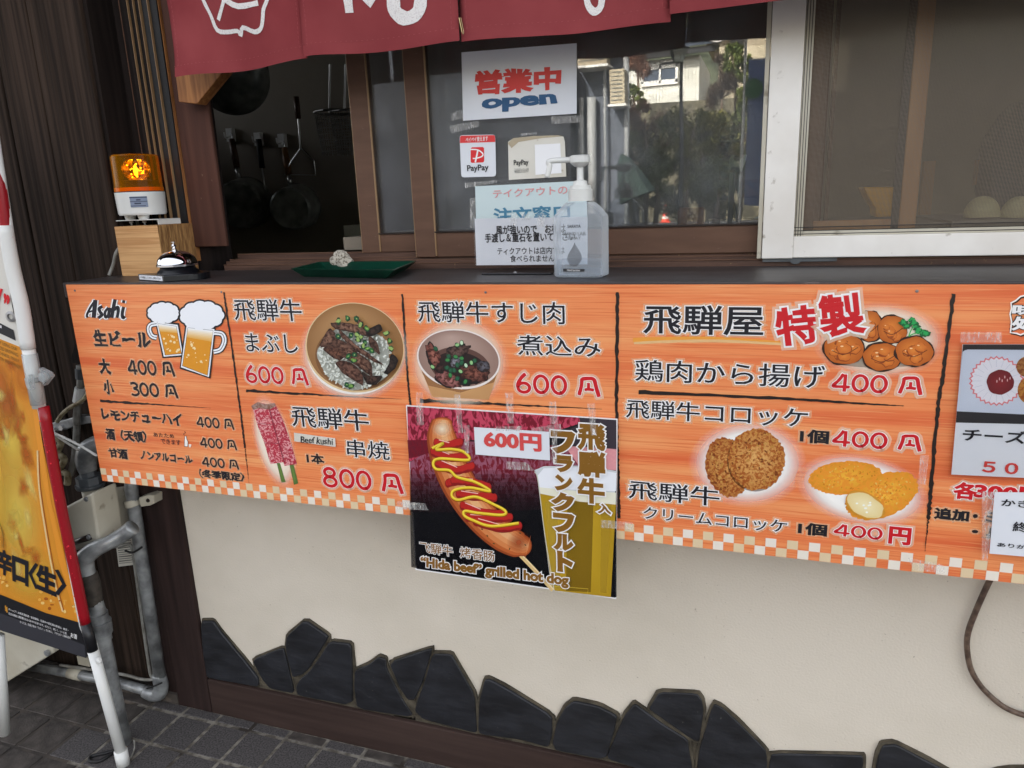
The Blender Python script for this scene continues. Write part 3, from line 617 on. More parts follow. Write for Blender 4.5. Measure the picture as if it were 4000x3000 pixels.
# dividers, underline, seal, checks, screws
DV = Pic(PB, .0007, 'E')
DK = (34, 24, 20)
DV.stroke([(1243, 168), (1300, 560), (1370, 1080), (1395, 1290)], 9, DK, rough=.4, sp=30).stroke([(1395, 1290), (1425, 1545)], 6, DK, taper=.9, rough=.9)
DV.stroke([(352, 951), (1150, 1003)], 13, DK, taper=.95, rough=.5)
DV.cr = 'F'; DV.stroke([(1330, 126), (1352, 480), (1375, 800), (1390, 925)], 10, DK, rough=.4, sp=20); DV.stroke([(205, 823), (1330, 885)], 15, DK, taper=.95, rough=.5)
DV.cr = 'G'; DV.stroke([(215, 1146), (1900, 1228)], 24, DK, taper=.9, rough=.5)
DV.cr = 'H'; DV.stroke([(93, 62), (88, 800), (95, 1100), (103, 1395)], 13, DK, rough=.4, sp=30); DV.stroke([(218, 650), (1100, 690), (1560, 720), (1780, 732)], 16, DK, rough=.4, taper=.85, sp=14)
DV.cr = 'I'; DV.stroke([(850, 92), (800, 480), (765, 720), (730, 1130), (715, 1290)], 14, DK, rough=.4, sp=20); DV.stroke([(715, 1290), (698, 1460)], 7, DK, taper=.8, rough=.9)
DV.done('divider_line', board)
UL = Pic(PB, .0006, 'H'); UL.stroke([(190, 352), (450, 346), (700, 346), (1060, 366)], 34, (252, 214, 150), taper=.5, a=.7, rough=.15); UL.stroke([(185, 343), (450, 334), (700, 334), (1055, 356)], 24, (238, 160, 62), taper=.6, rough=.1); UL.done('underline', board)
TK = dict(ink='ink_red', ol=.0036, glow=.008, glm='glow_white', bold=.03)
T(board, PB, 'H', '特', 0, 0, quad=[(1022, 165), (1262, 140), (1285, 350), (1048, 376)], hand=.03, **TK)
T(board, PB, 'I', '製', 0, 0, quad=[(130, 108), (350, 88), (378, 300), (158, 318)], hand=.03, base=.0016, **TK)
SL = Pic(PB, .0009, 'I'); pts = [(1240, 98), (1205, 106), (1180, 128), (1155, 140), (1158, 170), (1150, 200), (1158, 240), (1152, 298), (1185, 302), (1205, 310), (1230, 300), (1300, 300), (1320, 100)]
SL.stroke([(x+5, y+7) for x, y in pts], 8, (30, 22, 18), sp=0).stroke(pts, 8, (252, 246, 240), sp=0); SL.done('seal_frame', board)
BT('I', '味', 1170, 150, 1290, 205, ink='ink_white', bold=.04, ol=.0015, olm='ink'); BT('I', '処', 1168, 215, 1290, 285, ink='ink_white', bold=.04, ol=.0015, olm='ink')
CK = Pic(PB, .0004)
xa = cy('E', 360, 1450, YB).x; xb = cy('H', 1362, 1560, YB).x; cell = .0155
ncell = 92; cell = (xb-xa)/ncell; print('cells', ncell, cell)
ckv, ckf, ckc = [], [], []
for i in range(0, int((.95-XB0)/cell)):
    for r in (0, 1):
        if (i+r) % 2: continue
        x0 = XB0+.0005+i*cell; x1 = min(x0+cell, .949); z1 = ZB0+.0005+(2-r)*.0146; z0 = z1-.0146; n = len(ckv); ckv += [(x0, YB-.0005, z0), (x1, YB-.0005, z0), (x1, YB-.0005, z1), (x0, YB-.0005, z1)]; ckf.append((n, n+1, n+2, n+3))
        ckc += [s3((240, 230, 216) if (i//2+r) % 2 else (228, 204, 166))+(1,)]*4
add('check_border', ckv, ckf, 'print', board, cols=ckc)
for p in [('E', 171, 157), ('E', 1226, 167), ('G', 822, 147), ('I', 655, 78)]:
    q = cy(*p, YB); MB().lathe([(0, 0), (.0022, 0), (.0016, .0012), (0, .0014)], 0, 0, 12, 0, ax=(0, -1, 0), base=q).build('screw', 'galvanised', board)
# --- beer mugs
BM = Pic(PB, .0008, 'E')
def cloud(x, y, rx, ry, rgb, grow=0):
    for k in range(11):
        t = 2*math.pi*k/11; BM.ell(x+rx*.72*math.cos(t), y+ry*.66*math.sin(t), rx*.36+grow, ry*.42+grow, rgb, n=16)
    BM.ell(x, y, rx*.8, ry*.8, rgb, n=20)
def mug(P_, foam, hx, side, w):
    # P_: glass corners TL,TR,BR,BL
    cx = sum(p[0] for p in P_)/4; cy2 = sum(p[1] for p in P_)/4
    ex = lambda e: [(p[0]+(e if p[0] > cx else -e), p[1]+(e if p[1] > cy2 else -e)) for p in P_]
    hp = [(hx[0], hx[1]), (hx[0]+side*w*1.1, hx[1]+10), (hx[0]+side*w*1.4, hx[1]+w*1.1), (hx[0]+side*w*.9, hx[1]+w*2.2), (hx[0], hx[1]+w*2.5)]
    BM.stroke(hp, 44, (16, 18, 26)).poly(ex(22), (16, 18, 26), jit=1.2); cloud(*foam, (16, 18, 26), 12)
    BM.stroke(hp, 30, (246, 248, 252)).stroke(hp, 5, (60, 66, 80)).poly(ex(11), (246, 248, 252)).poly(ex(2), (40, 42, 52)).poly(ex(-1), (226, 150, 30))
    a, b, d, e = P_; L = lambda p, q, t: (p[0]+(q[0]-p[0])*t, p[1]+(q[1]-p[1])*t)
    for k in range(7): BM.poly([L(a, e, k*.035), L(b, d, k*.035), L(b, d, (k+1)*.035+.001), L(a, e, (k+1)*.035+.001)], tuple(int(250-(250-v)*(k/7)) for v in (232, 170, 70)))
    for k in range(16):
        t, u = random.uniform(.3, .93), random.uniform(.1, .9); p = L(L(a, e, t), L(b, d, t), u); BM.ell(p[0], p[1], *(2*[random.choice((4, 5, 8, 9))]), (250, 226, 170), n=12)
    cloud(*foam, (246, 248, 253))
mug([(768, 395), (900, 415), (938, 610), (822, 622)], (808, 318, 108, 72), (760, 395), -1, 40)
mug([(985, 425), (1165, 445), (1125, 768), (945, 698)], (1085, 335, 150, 98), (1170, 460), 1, 55)
BM.done('beer_mug_picture', board, 'cartoon of two frothy beer mugs')
SK = Pic(PB, .0008, 'E'); SK.poly([(962, 1205), (974, 1205), (976, 1225), (986, 1245), (984, 1282), (958, 1280), (958, 1240)], (60, 50, 46)).poly([(964, 1207), (972, 1207), (974, 1226), (983, 1246), (981, 1279), (961, 1277), (961, 1241)], (250, 246, 240)).poly([(990, 1262), (1010, 1265), (1004, 1286), (993, 1285)], (250, 240, 225)).stroke([(962, 1200), (952, 1188), (968, 1180), (958, 1170)], 3, (110, 60, 40)); SK.done('sake_bottle_picture', board)
# --- beef bowl
BW = Pic(PB, .0008, 'F')
BW.glow(985, 545, 372, 330, (255, 246, 232), inner=.9, a=.8).ell(985, 550, 342, 300, (246, 240, 232), rot=.12, n=48).ell(988, 512, 358, 322, (226, 196, 150), rot=.25, n=56).ell(990, 508, 350, 312, (150, 106, 62), cen=(196, 150, 100), cc=(900, 330), rot=.25, n=56)
BW.ell(985, 590, 285, 225, (128, 88, 52), rot=.2, n=40).ell(985, 585, 262, 222, (176, 178, 168), rot=.25, n=40, wob=.15)
for k in range(620):
    t = random.random()*6.283; r = random.random()**.6; x = 990+262*r*math.cos(t); y = 580+232*r*math.sin(t)+.05*(x-990)
    v = random.randint(206, 240); BW.ell(x, y, 13, 6, (v, v+3, v-6), rot=random.random()*3, n=8)
def slab(P_, base=(156, 116, 94), dk=(88, 58, 46)):
    cx = sum(p[0] for p in P_)/len(P_); cy2 = sum(p[1] for p in P_)/len(P_)
    BW.poly([(cx+(p[0]-cx)*1.04, cy2+(p[1]-cy2)*1.05+4) for p in P_], dk, m='print_char')
    Q = spline([(*p, 0) for p in P_], 4, True); BW.poly([(q.x+random.uniform(-3, 3), q.y+random.uniform(-3, 3)) for q in Q], dk, cen=base, m='print_char')
slab([(818, 335), (900, 332), (1010, 350), (1090, 392), (1070, 425), (960, 395), (850, 375)]); slab([(1000, 290), (1045, 330), (1040, 360), (1005, 330)]); slab([(1070, 390), (1160, 345), (1185, 385), (1130, 420), (1080, 430)], (70, 50, 42), (30, 22, 18))
slab([(800, 378), (845, 410), (830, 495), (745, 505), (740, 480)]); slab([(880, 380), (960, 460), (1080, 550), (1190, 630), (1120, 605), (980, 520), (890, 430)], (150, 112, 92))
slab([(830, 440), (930, 480), (1020, 560), (1100, 620), (1112, 715), (1060, 680), (950, 600), (840, 540)]); slab([(760, 520), (840, 500), (930, 560), (880, 600), (830, 580)], (126, 82, 62)); slab([(1090, 430), (1150, 480), (1165, 560), (1100, 500)], (100, 72, 60))
slab([(850, 620), (930, 610), (1030, 680), (1045, 780), (960, 730), (900, 690)], (134, 94, 78)); slab([(1040, 690), (1100, 715), (1185, 720), (1140, 775), (1075, 770)], (96, 68, 56), (36, 26, 22)); slab([(1250, 560), (1300, 600), (1275, 660), (1225, 700), (1200, 690), (1235, 630)], (70, 54, 46), (28, 22, 20))
for x, y in [(870, 322), (935, 300), (1000, 305), (1030, 350), (1075, 376), (868, 432), (960, 425), (1005, 420), (1030, 440), (1012, 455), (1060, 480), (1050, 500), (1080, 520), (1110, 535), (985, 565), (940, 575), (980, 605), (1215, 410), (1240, 465), (1250, 520), (930, 780), (960, 790)]:
    g1 = random.choice([(52, 112, 58), (104, 150, 66), (36, 88, 52), (150, 178, 96)]); BW.ell(x, y, 25, 17, (24, 62, 38), n=9, rot=random.random()*3, wob=.5).ell(x-1, y-2, 19, 12, g1, n=8, rot=random.random()*3, wob=.5).ell(x+1, y-1, 7, 4, (160, 184, 110), n=6, rot=random.random()*3)
BW.done('beef_bowl_picture', board, 'picture of grilled beef over rice in a brown paper bowl')
# --- skewers
KU = Pic(PB, .0008, 'F'); KU.glow(405, 1190, 130, 330, (255, 240, 220), rot=-.28, inner=.72, a=.9)
KU.poly([(425, 1340), (450, 1345), (490, 1480), (460, 1484)], (84, 112, 52), cen=(110, 138, 64)).poly([(515, 1345), (545, 1345), (580, 1490), (550, 1500)], (84, 112, 52), cen=(110, 138, 64))
KU.poly([(372, 930), (415, 918), (470, 1030), (520, 1180), (572, 1350), (480, 1365), (440, 1200), (400, 1080)], (176, 40, 62), m='print_marble', jit=1)
KU.poly([(245, 930), (300, 910), (370, 925), (400, 1060), (440, 1200), (480, 1335), (380, 1350), (335, 1200), (290, 1080)], (186, 46, 66), m='print_marble', jit=1)
KU.poly([(245, 930), (285, 905), (330, 915), (365, 922), (410, 910), (418, 935), (375, 958), (300, 945), (252, 958)], (170, 140, 130), m='print_mottle', jit=2).stroke([(372, 950), (400, 1060), (440, 1200), (482, 1340)], 6, (120, 40, 56)).stroke([(335, 1198), (440, 1202)], 4, (130, 50, 64)).stroke([(290, 1060), (398, 1066)], 3, (140, 60, 74))
KU.done('skewer_picture', board, 'picture of two marbled beef skewers')
# --- stew bowl
ST = Pic(PB, .0008, 'G'); ST.glow(575, 800, 430, 400, (255, 240, 215), inner=.86, a=.7)
ST.poly([(225, 860), (935, 890), (850, 1142), (328, 1115)], (196, 146, 96), cen=(206, 158, 104)).poly([(230, 880), (600, 1050), (925, 900), (900, 980), (590, 1075), (290, 1010)], (164, 112, 72), a=.5)
ST.ell(572, 765, 388, 276, (236, 226, 220), rot=.16, n=56).ell(572, 760, 374, 258, (150, 120, 108), cen=(186, 158, 146), cc=(500, 560), rot=.16, n=56).ell(585, 830, 280, 175, (96, 66, 58), rot=.16, n=40).ell(585, 850, 255, 150, (40, 26, 24), rot=.16, n=40)
def chunk(x, y, rx, ry, rot, b1, b2): ST.ell(x, y+5, rx*1.05, ry*1.08, (28, 18, 18), rot=rot, n=22, wob=.35, m='print'); ST.ell(x, y, rx, ry, b2, cen=b1, rot=rot, n=26, wob=.4, m='print_char')
chunk(340, 740, 60, 115, -.3, (176, 112, 96), (110, 60, 52)); chunk(560, 690, 110, 62, -.4, (120, 92, 84), (66, 46, 42)); chunk(470, 945, 130, 62, .45, (190, 128, 122), (120, 70, 66)); chunk(720, 900, 130, 78, .1, (150, 92, 76), (84, 46, 40)); chunk(800, 830, 62, 48, .2, (110, 108, 116), (70, 68, 76)); chunk(540, 790, 50, 46, 0, (150, 150, 160), (100, 100, 110)); chunk(640, 980, 60, 30, 0, (40, 46, 40), (20, 24, 22)); chunk(400, 850, 40, 40, 0, (80, 50, 46), (50, 30, 28))
for x, y in [(470, 775), (465, 845), (500, 870), (545, 745), (600, 760), (600, 800), (640, 825), (560, 635), (600, 615), (720, 780), (690, 800), (590, 880), (560, 945), (495, 915), (635, 975), (360, 670), (330, 838), (530, 870), (560, 820), (480, 740)]:
    g1 = random.choice([(64, 138, 72), (150, 196, 130), (200, 224, 190), (40, 96, 66)]); ST.ell(x, y, 27, 20, (24, 66, 44), n=10, rot=random.random()*3).ell(x, y-2, 20, 14, g1, n=10, rot=random.random()*3)
ST.done('stew_bowl_picture', board, 'picture of beef tendon stew in a paper cup')
# --- fried chicken
FC = Pic(PB, .0008, 'I'); FC.glow(455, 340, 330, 190, (255, 246, 225), inner=.75, a=.85).ell(450, 440, 270, 45, (90, 60, 36), a=.35, ac=.5)
for x, y, rx, ry in [(405, 265, 66, 82), (525, 282, 78, 74), (268, 385, 106, 84), (470, 428, 98, 74), (640, 398, 100, 78)]:
    FC.ell(x, y, rx+5, ry+5, (46, 24, 12), n=30, wob=.12).ell(x, y, rx, ry, (184, 92, 26), cen=(226, 132, 50), cc=(x-10, y-20), n=30, wob=.12)
    for k in range(7):
        t = random.random()*6.28; r = random.random()*.55; px, py = x+rx*r*math.cos(t), y+ry*r*math.sin(t); q = random.uniform(.22, .42)
        FC.ell(px, py+3, rx*q, ry*q, (150, 68, 18), n=14, wob=.3).ell(px, py, rx*q*.92, ry*q*.9, (206, 108, 36), cen=(224, 134, 54), n=14, wob=.3).ell(px-rx*q*.3, py-ry*q*.4, rx*q*.22, ry*q*.12, (250, 214, 160), n=8)
    FC.stroke([(x-rx*.6, y+ry*.1), (x, y+ry*.35), (x+rx*.7, y-ry*.1)], 4, (110, 48, 14))
for x, y in [(630, 235), (600, 262), (650, 268), (690, 300), (665, 290), (585, 245), (640, 250), (705, 305)]:
    FC.ell(x, y, 22, 18, (14, 96, 50), n=14, wob=.8).ell(x-2, y-3, 15, 12, (40, 164, 84), n=12, wob=.8)
FC.stroke([(640, 260), (622, 290), (612, 318)], 5, (60, 180, 90)).stroke([(680, 300), (640, 304), (612, 318)], 5, (60, 180, 90)); FC.done('fried_chicken_picture', board, 'drawing of five fried chicken pieces with parsley')
# --- croquettes
CQ = Pic(PB, .0008, 'H'); CQ.glow(860, 1070, 320, 240, (255, 252, 246), inner=.68, a=1.)
def crumb(P, x, y, rx, ry, b1, b2, rot=0., m='print_crumb'):
    n = 90; pts = []
    for i in range(n): t = 2*math.pi*i/n; w = 1+random.uniform(-.035, .045); u, v = rx*w*math.cos(t), ry*w*math.sin(t); pts.append((x+u*math.cos(rot)-v*math.sin(rot), y+u*math.sin(rot)+v*math.cos(rot)))
    P.poly(pts, b2, cen=b1, m=m)
crumb(CQ, 740, 1095, 125, 178, (214, 158, 88), (184, 118, 54), -.25); CQ.ell(905, 1055, 166, 182, (84, 46, 18), n=40, a=.5); crumb(CQ, 912, 1048, 166, 180, (226, 174, 104), (196, 132, 62))
for k in range(150):
    t = random.random()*6.28; r = random.random()**.5; x, y = (912+155*r*math.cos(t), 1048+168*r*math.sin(t)) if k % 3 else (700+75*r*math.cos(t), 1095+150*r*math.sin(t)); CQ.ell(x, y, random.uniform(4, 12), random.uniform(3, 8), random.choice([(222, 170, 92), (156, 84, 30), (132, 64, 22), (210, 150, 70)]), n=6, rot=random.random()*3, a=.8)
CQ.done('croquette_picture', board, 'picture of two round brown croquettes')
CC = Pic(PB, .0008, 'I'); CC.glow(365, 1135, 330, 175, (255, 252, 246), rot=.2, inner=.72, a=1.)
crumb(CC, 280, 1070, 198, 88, (246, 186, 60), (222, 140, 30), -.06, 'print_crumb_light'); crumb(CC, 470, 1165, 202, 112, (248, 190, 66), (226, 146, 34), -.38, 'print_crumb_light')
for k in range(130):
    t = random.random()*6.28; r = random.random()**.5; x, y = (280+180*r*math.cos(t), 1065+76*r*math.sin(t)) if k % 2 else (520+130*r*math.cos(t), 1140+78*r*math.sin(t)); CC.ell(x, y, random.uniform(3, 8), random.uniform(2, 5), random.choice([(252, 214, 110), (238, 166, 44), (226, 140, 30)]), n=6, rot=random.random()*3, a=.8)
CC.ell(380, 1215, 112, 66, (214, 150, 50), rot=.45, n=26, wob=.1).ell(380, 1216, 104, 58, (236, 212, 150), cen=(250, 236, 190), rot=.45, n=26, wob=.1)
for k in range(8): CC.ell(380+random.uniform(-60, 60), 1220+random.uniform(-35, 35), 7, 5, (255, 252, 240), n=8)
CC.done('cream_croquette_picture', board, 'picture of cut cream croquettes in yellow crumbs')
# ================================================================== things fixed on the board
PP = PY(YB-.0085)
def pq(pl, crop, pts, base=0.): return [pl.hit(*c(crop, *p), base) for p in pts]
post = sheet('hot_dog_poster', PP, 'J', [(70, 65), (1682, 170), (1672, 1542), (143, 1320)], 'ink_white', None, .003, -.003); tag(post, 'dark poster of a sausage on a stick and a beer, taped over the menu board', 'poster')
PO = Pic(PP, .0002, 'J')
PO.poly([(78, 73), (1674, 177), (1664, 1532), (151, 1312)], (18, 18, 24))
PO.poly([(78, 73), (1000, 133), (1390, 158), (1405, 200), (1000, 330), (560, 330), (400, 420), (180, 450), (92, 500)], (196, 66, 92), m='print_marble2')
PO.poly([(92, 470), (300, 430), (450, 330), (80, 330)], (110, 20, 40), m='print_marble2', a=.8)
PO.poly([(1390, 158), (1674, 177), (1676, 420), (1500, 400), (1300, 380), (1250, 280), (1400, 210)], (58, 50, 58))
PO.poly([(100, 500), (180, 450), (500, 340), (900, 345), (1300, 380), (1676, 400), (1674, 560), (1080, 560), (1090, 800), (1110, 860), (700, 880), (110, 880)], (150, 84, 104), m='print_marble2')
PO.poly([(1280, 375), (1500, 385), (1676, 400), (1674, 560), (1400, 540)], (222, 150, 156), m='print_marble')
for k in range(11): PO.poly([(98, 560+k*30), (1676, 560+k*30), (1676, 1530), (110, 1300)], (16, 16, 22), a=.16)
# cup of beer
PO.poly([(1050, 560), (1120, 530), (1400, 525), (1676, 565), (1670, 600), (1630, 1530), (1180, 1478), (1085, 720), (1068, 590)], (206, 210, 214)).poly([(1075, 600), (1120, 545), (1400, 535), (1674, 580), (1672, 720), (1090, 700)], (238, 240, 246)).poly([(1085, 690), (1400, 720), (1672, 730), (1670, 822), (1400, 800), (1098, 738)], (232, 230, 210))
PO.poly([(1092, 738), (1400, 800), (1671, 822), (1632, 1528), (1185, 1476), (1130, 1080)], (176, 140, 24), cen=(198, 160, 36)).poly([(1300, 790), (1500, 812), (1480, 1490), (1290, 1480)], (130, 100, 14), a=.6).poly([(1130, 800), (1220, 800), (1250, 1470), (1190, 1470)], (206, 174, 60), a=.5).poly([(1560, 815), (1640, 820), (1600, 1500), (1550, 1490)], (196, 160, 44), a=.5)
PO.stroke([(1160, 1440), (1460, 1465), (1455, 1500)], 4, (206, 174, 60), sp=0).stroke([(1050, 572), (1068, 600), (1085, 700), (1130, 1060), (1200, 1478)], 6, (206, 206, 190), sp=4)
# stick, sausage
PO.stroke([(930, 1195), (1060, 1330), (1190, 1475)], 30, (222, 190, 130), sp=4).stroke([(938, 1190), (1068, 1325), (1196, 1470)], 8, (240, 216, 170), sp=4)
ax = [(345, 175), (340, 300), (385, 470), (470, 660), (580, 830), (700, 970), (820, 1070), (930, 1130), (1000, 1150)]
rad = [70, 112, 128, 132, 130, 122, 116, 100, 40]
AX = spline([(*p, 0) for p in ax], 6); RA = [rad[min(int(i/6), 7)]*(1-(i/6) % 1)+rad[min(int(i/6)+1, 8)]*((i/6) % 1) for i in range(len(AX))]
sh_ = [(1., (150, 66, 24)), (.88, (190, 96, 44)), (.7, (214, 130, 74)), (.45, (226, 152, 96)), (.2, (234, 176, 122))]
for f, col in sh_:
    Lp, Rp = [], []
    for i, p in enumerate(AX):
        d = AX[min(i+1, len(AX)-1)]-AX[max(i-1, 0)]; d = Vector((-d.y, d.x, 0)).normalized(); o_ = -d*RA[i]*(1-f)*.25; Lp.append(((p+o_+d*RA[i]*f).x, (p+o_+d*RA[i]*f).y)); Rp.append(((p+o_-d*RA[i]*f).x, (p+o_-d*RA[i]*f).y))
    PO.poly(Lp+Rp[::-1], col)
    PO.ell(AX[0].x, AX[0].y+20, 78*f, 40*f, col, n=20); PO.ell(960, 1135, 70*f, 82*f, col, n=20)
PO.ell(345, 245, 84, 74, (240, 206, 160), cen=(252, 236, 206), n=24, ac=.9, a=0.); PO.ell(930, 1110, 95, 90, (170, 70, 24), n=24, a=0., ac=.8)
for x, y in [(690, 1060), (740, 1120), (650, 1010), (860, 1160), (940, 1040), (980, 1130), (800, 1010)]: PO.ell(x, y, 9, 5, (70, 60, 26), rot=random.random()*3, n=8)
KE = [[(300, 350), (380, 372), (486, 348)], [(275, 420), (380, 460), (545, 462)], [(300, 500), (440, 560), (575, 530)], [(390, 660), (500, 640), (690, 700)], [(430, 640), (560, 650), (700, 690)], [(470, 740), (600, 760), (745, 770)], [(500, 830), (620, 880), (830, 900)], [(540, 920), (700, 930), (865, 920)], [(600, 950), (780, 1000), (935, 985)]]
for p in KE:
    for x, y in (p[0], p[-1]): PO.ell(x, y, 22, 34, (140, 18, 18), n=16).ell(x, y-6, 17, 24, (186, 34, 28), n=16)
    PO.stroke(p, 66, (140, 18, 18), rough=.1, sp=8).stroke([(x, y-8) for x, y in p], 46, (186, 34, 28), rough=.16, sp=8).stroke([(x+20, y-22) for x, y in p[:2]], 6, (250, 200, 190), sp=3)
MU = [(268, 392), (355, 352), (300, 400), (420, 398), (512, 420), (545, 480), (330, 470), (278, 500), (300, 550), (400, 560), (460, 610), (600, 650), (712, 718), (560, 692), (440, 710), (420, 755), (470, 785), (600, 762), (740, 820), (828, 870), (800, 900), (620, 885), (520, 870), (515, 905), (580, 940), (720, 985), (930, 962)]
PO.stroke([(x+2, y+6) for x, y in MU], 23, (150, 80, 10), sp=8).stroke(MU, 20, (228, 190, 30), sp=8).stroke([(x-1, y-3) for x, y in MU], 8, (250, 226, 80), sp=8)
PO.done('poster_picture', post, 'sausage on a stick with ketchup and mustard beside a cup of beer')
KP = dict(ink='ink_brown', ol=.0030, bold=.045, base=.0026)
for ch, a, b, d, e in [('飛', 1388, 212, 1582, 405), ('騨', 1388, 418, 1582, 612), ('牛', 1388, 620, 1578, 815), ('入', 1538, 815, 1630, 892)]: T(post, PP, 'J', ch, a, b, d, e, **KP)
for ch, a, b, d, e in [('フ', 1190, 270, 1345, 425), ('ラ', 1215, 452, 1332, 570), ('ン', 1218, 602, 1330, 712), ('ク', 1195, 735, 1340, 872), ('フ', 1205, 893, 1342, 1030), ('ル', 1208, 1048, 1337, 1168), ('ト', 1235, 1185, 1330, 1332)]: T(post, PP, 'J', ch, a, b, d, e, **dict(KP, bold=.075))
T(post, PP, 'J', '飞騨牛  烤香肠', 175, 1105, 745, 1258, **dict(KP, bold=.012, ol=.0016)); T(post, PP, 'J', '“Hida beef” grilled hot dog', 0, 0, quad=[(185, 1222), (1306, 1362), (1306, 1458), (185, 1312)], **dict(KP, bold=.05, ol=.0022))
PC = PY(YB-.0125)
pc = sheet('price_card', PC, 'J', [(588, 232), (1162, 268), (1168, 485), (600, 440)], 'paper', None, .0005); tag(pc, 'small white card reading 600円 taped on the hot dog poster', 'sign'); T(pc, PC, 'J', '600円', 668, 262, 1098, 414, ink='ink_salmon', bold=.045, base=.0008)
kl = sheet('skewer_label', PY(YB-.002), 'F', [(550, 1125), (846, 1166), (850, 1228), (552, 1187)], 'paper_old', None, .0005); tag(kl, 'narrow handwritten paper strip reading Beef kushi beside the skewer picture', 'label')
T(kl, PY(YB-.002), 'F', 'Beef kushi', 0, 0, quad=[(600, 1150), (830, 1166), (828, 1212), (600, 1196)], hand=.08, bold=.012, base=.0009)
# cheese poster in a clear sleeve, closing notice
PS = PY(YB-.006)
cp = sheet('cheese_menu_sheet', PS, 'I', [(898, 360), (1500, 360), (1440, 1080), (838, 1052)], 'paper', None, .0005); tag(cp, 'laminated sheet with a ketchup plate above the word チーズ', 'poster')
CPc = Pic(PS, .0007, 'I'); CPc.poly([(900, 361), (1500, 361), (1478, 790), (862, 776)], (40, 38, 42)).poly([(910, 392), (925, 388), (1500, 392), (1480, 745), (866, 716), (898, 400)], (204, 212, 228), cen=(220, 226, 240))
n = 60; q = [(1078+(148 if i % 2 else 136)*math.cos(i/n*6.283), 555+(134 if i % 2 else 122)*math.sin(i/n*6.283)) for i in range(n)]; CPc.poly(q, (226, 128, 134)).poly([(1078+(x-1078)*.93, 555+(y-555)*.93) for x, y in q], (236, 234, 242))
for i in range(20):
    t = i/20*6.283; CPc.stroke([(1078+80*math.cos(t), 555+74*math.sin(t)), (1078+124*math.cos(t), 555+112*math.sin(t))], 2, (206, 206, 220))
CPc.ell(1098, 562, 74, 66, (112, 20, 30), cen=(142, 30, 38), n=30, wob=.08)
for k in range(6): CPc.ell(1080+k*14, 545+random.uniform(-12, 16), 3, 8, (236, 190, 190), n=8)
CPc.ell(1245, 480, 62, 56, (170, 116, 60), n=24, m='print_crumb').ell(1250, 605, 60, 70, (190, 128, 50), n=24, m='print_crumb'); CPc.done('plate_picture', cp)
T(cp, PS, 'I', 'チーズ', 905, 806, 1228, 888, bold=.025, base=.001); T(cp, PS, 'I', '５０', 1010, 982, 1186, 1050, ink='ink_orange_red', bold=.03, base=.001)
slv = sheet('sleeve', PY(YB-.008), 'I', [(885, 325), (1500, 335), (1440, 1100), (820, 1065)], 'clear_plastic', cp, .0004)
cn = sheet('season_notice', PY(YB-.0105), 'I', [(1068, 1146), (1500, 1150), (1480, 1510), (1040, 1472)], 'paper', None, .0005); tag(cn, 'small white paper notice starting かき, taped low at the right end of the board', 'sign')
PN = PY(YB-.0105); T(cn, PN, 'I', 'かき氷', 1108, 1180, 1340, 1238, bold=.02, base=.0009); T(cn, PN, 'I', '終了', 1170, 1302, 1300, 1365, bold=.02, base=.0009); T(cn, PN, 'I', 'ありがとう', 1085, 1412, 1330, 1458, bold=.02, base=.0009)
# clear tape strips
def tapemat():
    m = bpy.data.materials.new('tape'); m.use_nodes = True; nt = m.node_tree; N = nt.nodes; L = nt.links; b = N['Principled BSDF']; b.inputs['Base Color'].default_value = (.85, .83, .8, 1); b.inputs['Roughness'].default_value = .25
    tc = N.new('ShaderNodeTexCoord'); mp = N.new('ShaderNodeMapping'); mp.inputs['Scale'].default_value = (260, 260, 60); L.new(tc.outputs['Object'], mp.inputs[0]); t = N.new('ShaderNodeTexNoise'); t.inputs['Scale'].default_value = 1; t.inputs['Detail'].default_value = 6; t.inputs['Distortion'].default_value = 1.2; L.new(mp.outputs[0], t.inputs[0])
    r = N.new('ShaderNodeMapRange'); r.inputs[1].default_value = .5; r.inputs[2].default_value = .64; r.inputs[3].default_value = .08; r.inputs[4].default_value = .36; L.new(t.outputs[0], r.inputs[0]); L.new(r.outputs[0], b.inputs['Alpha']); MATS['tape'] = m
tapemat()
TP = [('G', [(175, 1072), (243, 1075), (250, 1378), (186, 1375)], 'far left end', 0.), ('G', [(530, 1092), (585, 1092), (615, 1450), (570, 1448)], 'left of the price card', 0.), ('G', [(1002, 1076), (1078, 1078), (1082, 1362), (1025, 1360)], 'straight above the price card', 0.),
      ('G', [(1405, 1162), (1475, 1158), (1495, 1362), (1420, 1370)], 'over the right end of the price card', 0.), ('G', [(1762, 1178), (1835, 1172), (1850, 1475), (1800, 1470)], 'over the gold 飛 character', 0.)]
YT = YB-.0142
for cr, q, w, _ in TP: tag(sheet('tape_strip', PY(YT), cr, q, 'tape', None, .0002), 'clear tape on the hot dog poster top, '+w, 'tape', 'tape strips along the top of the hot dog poster')
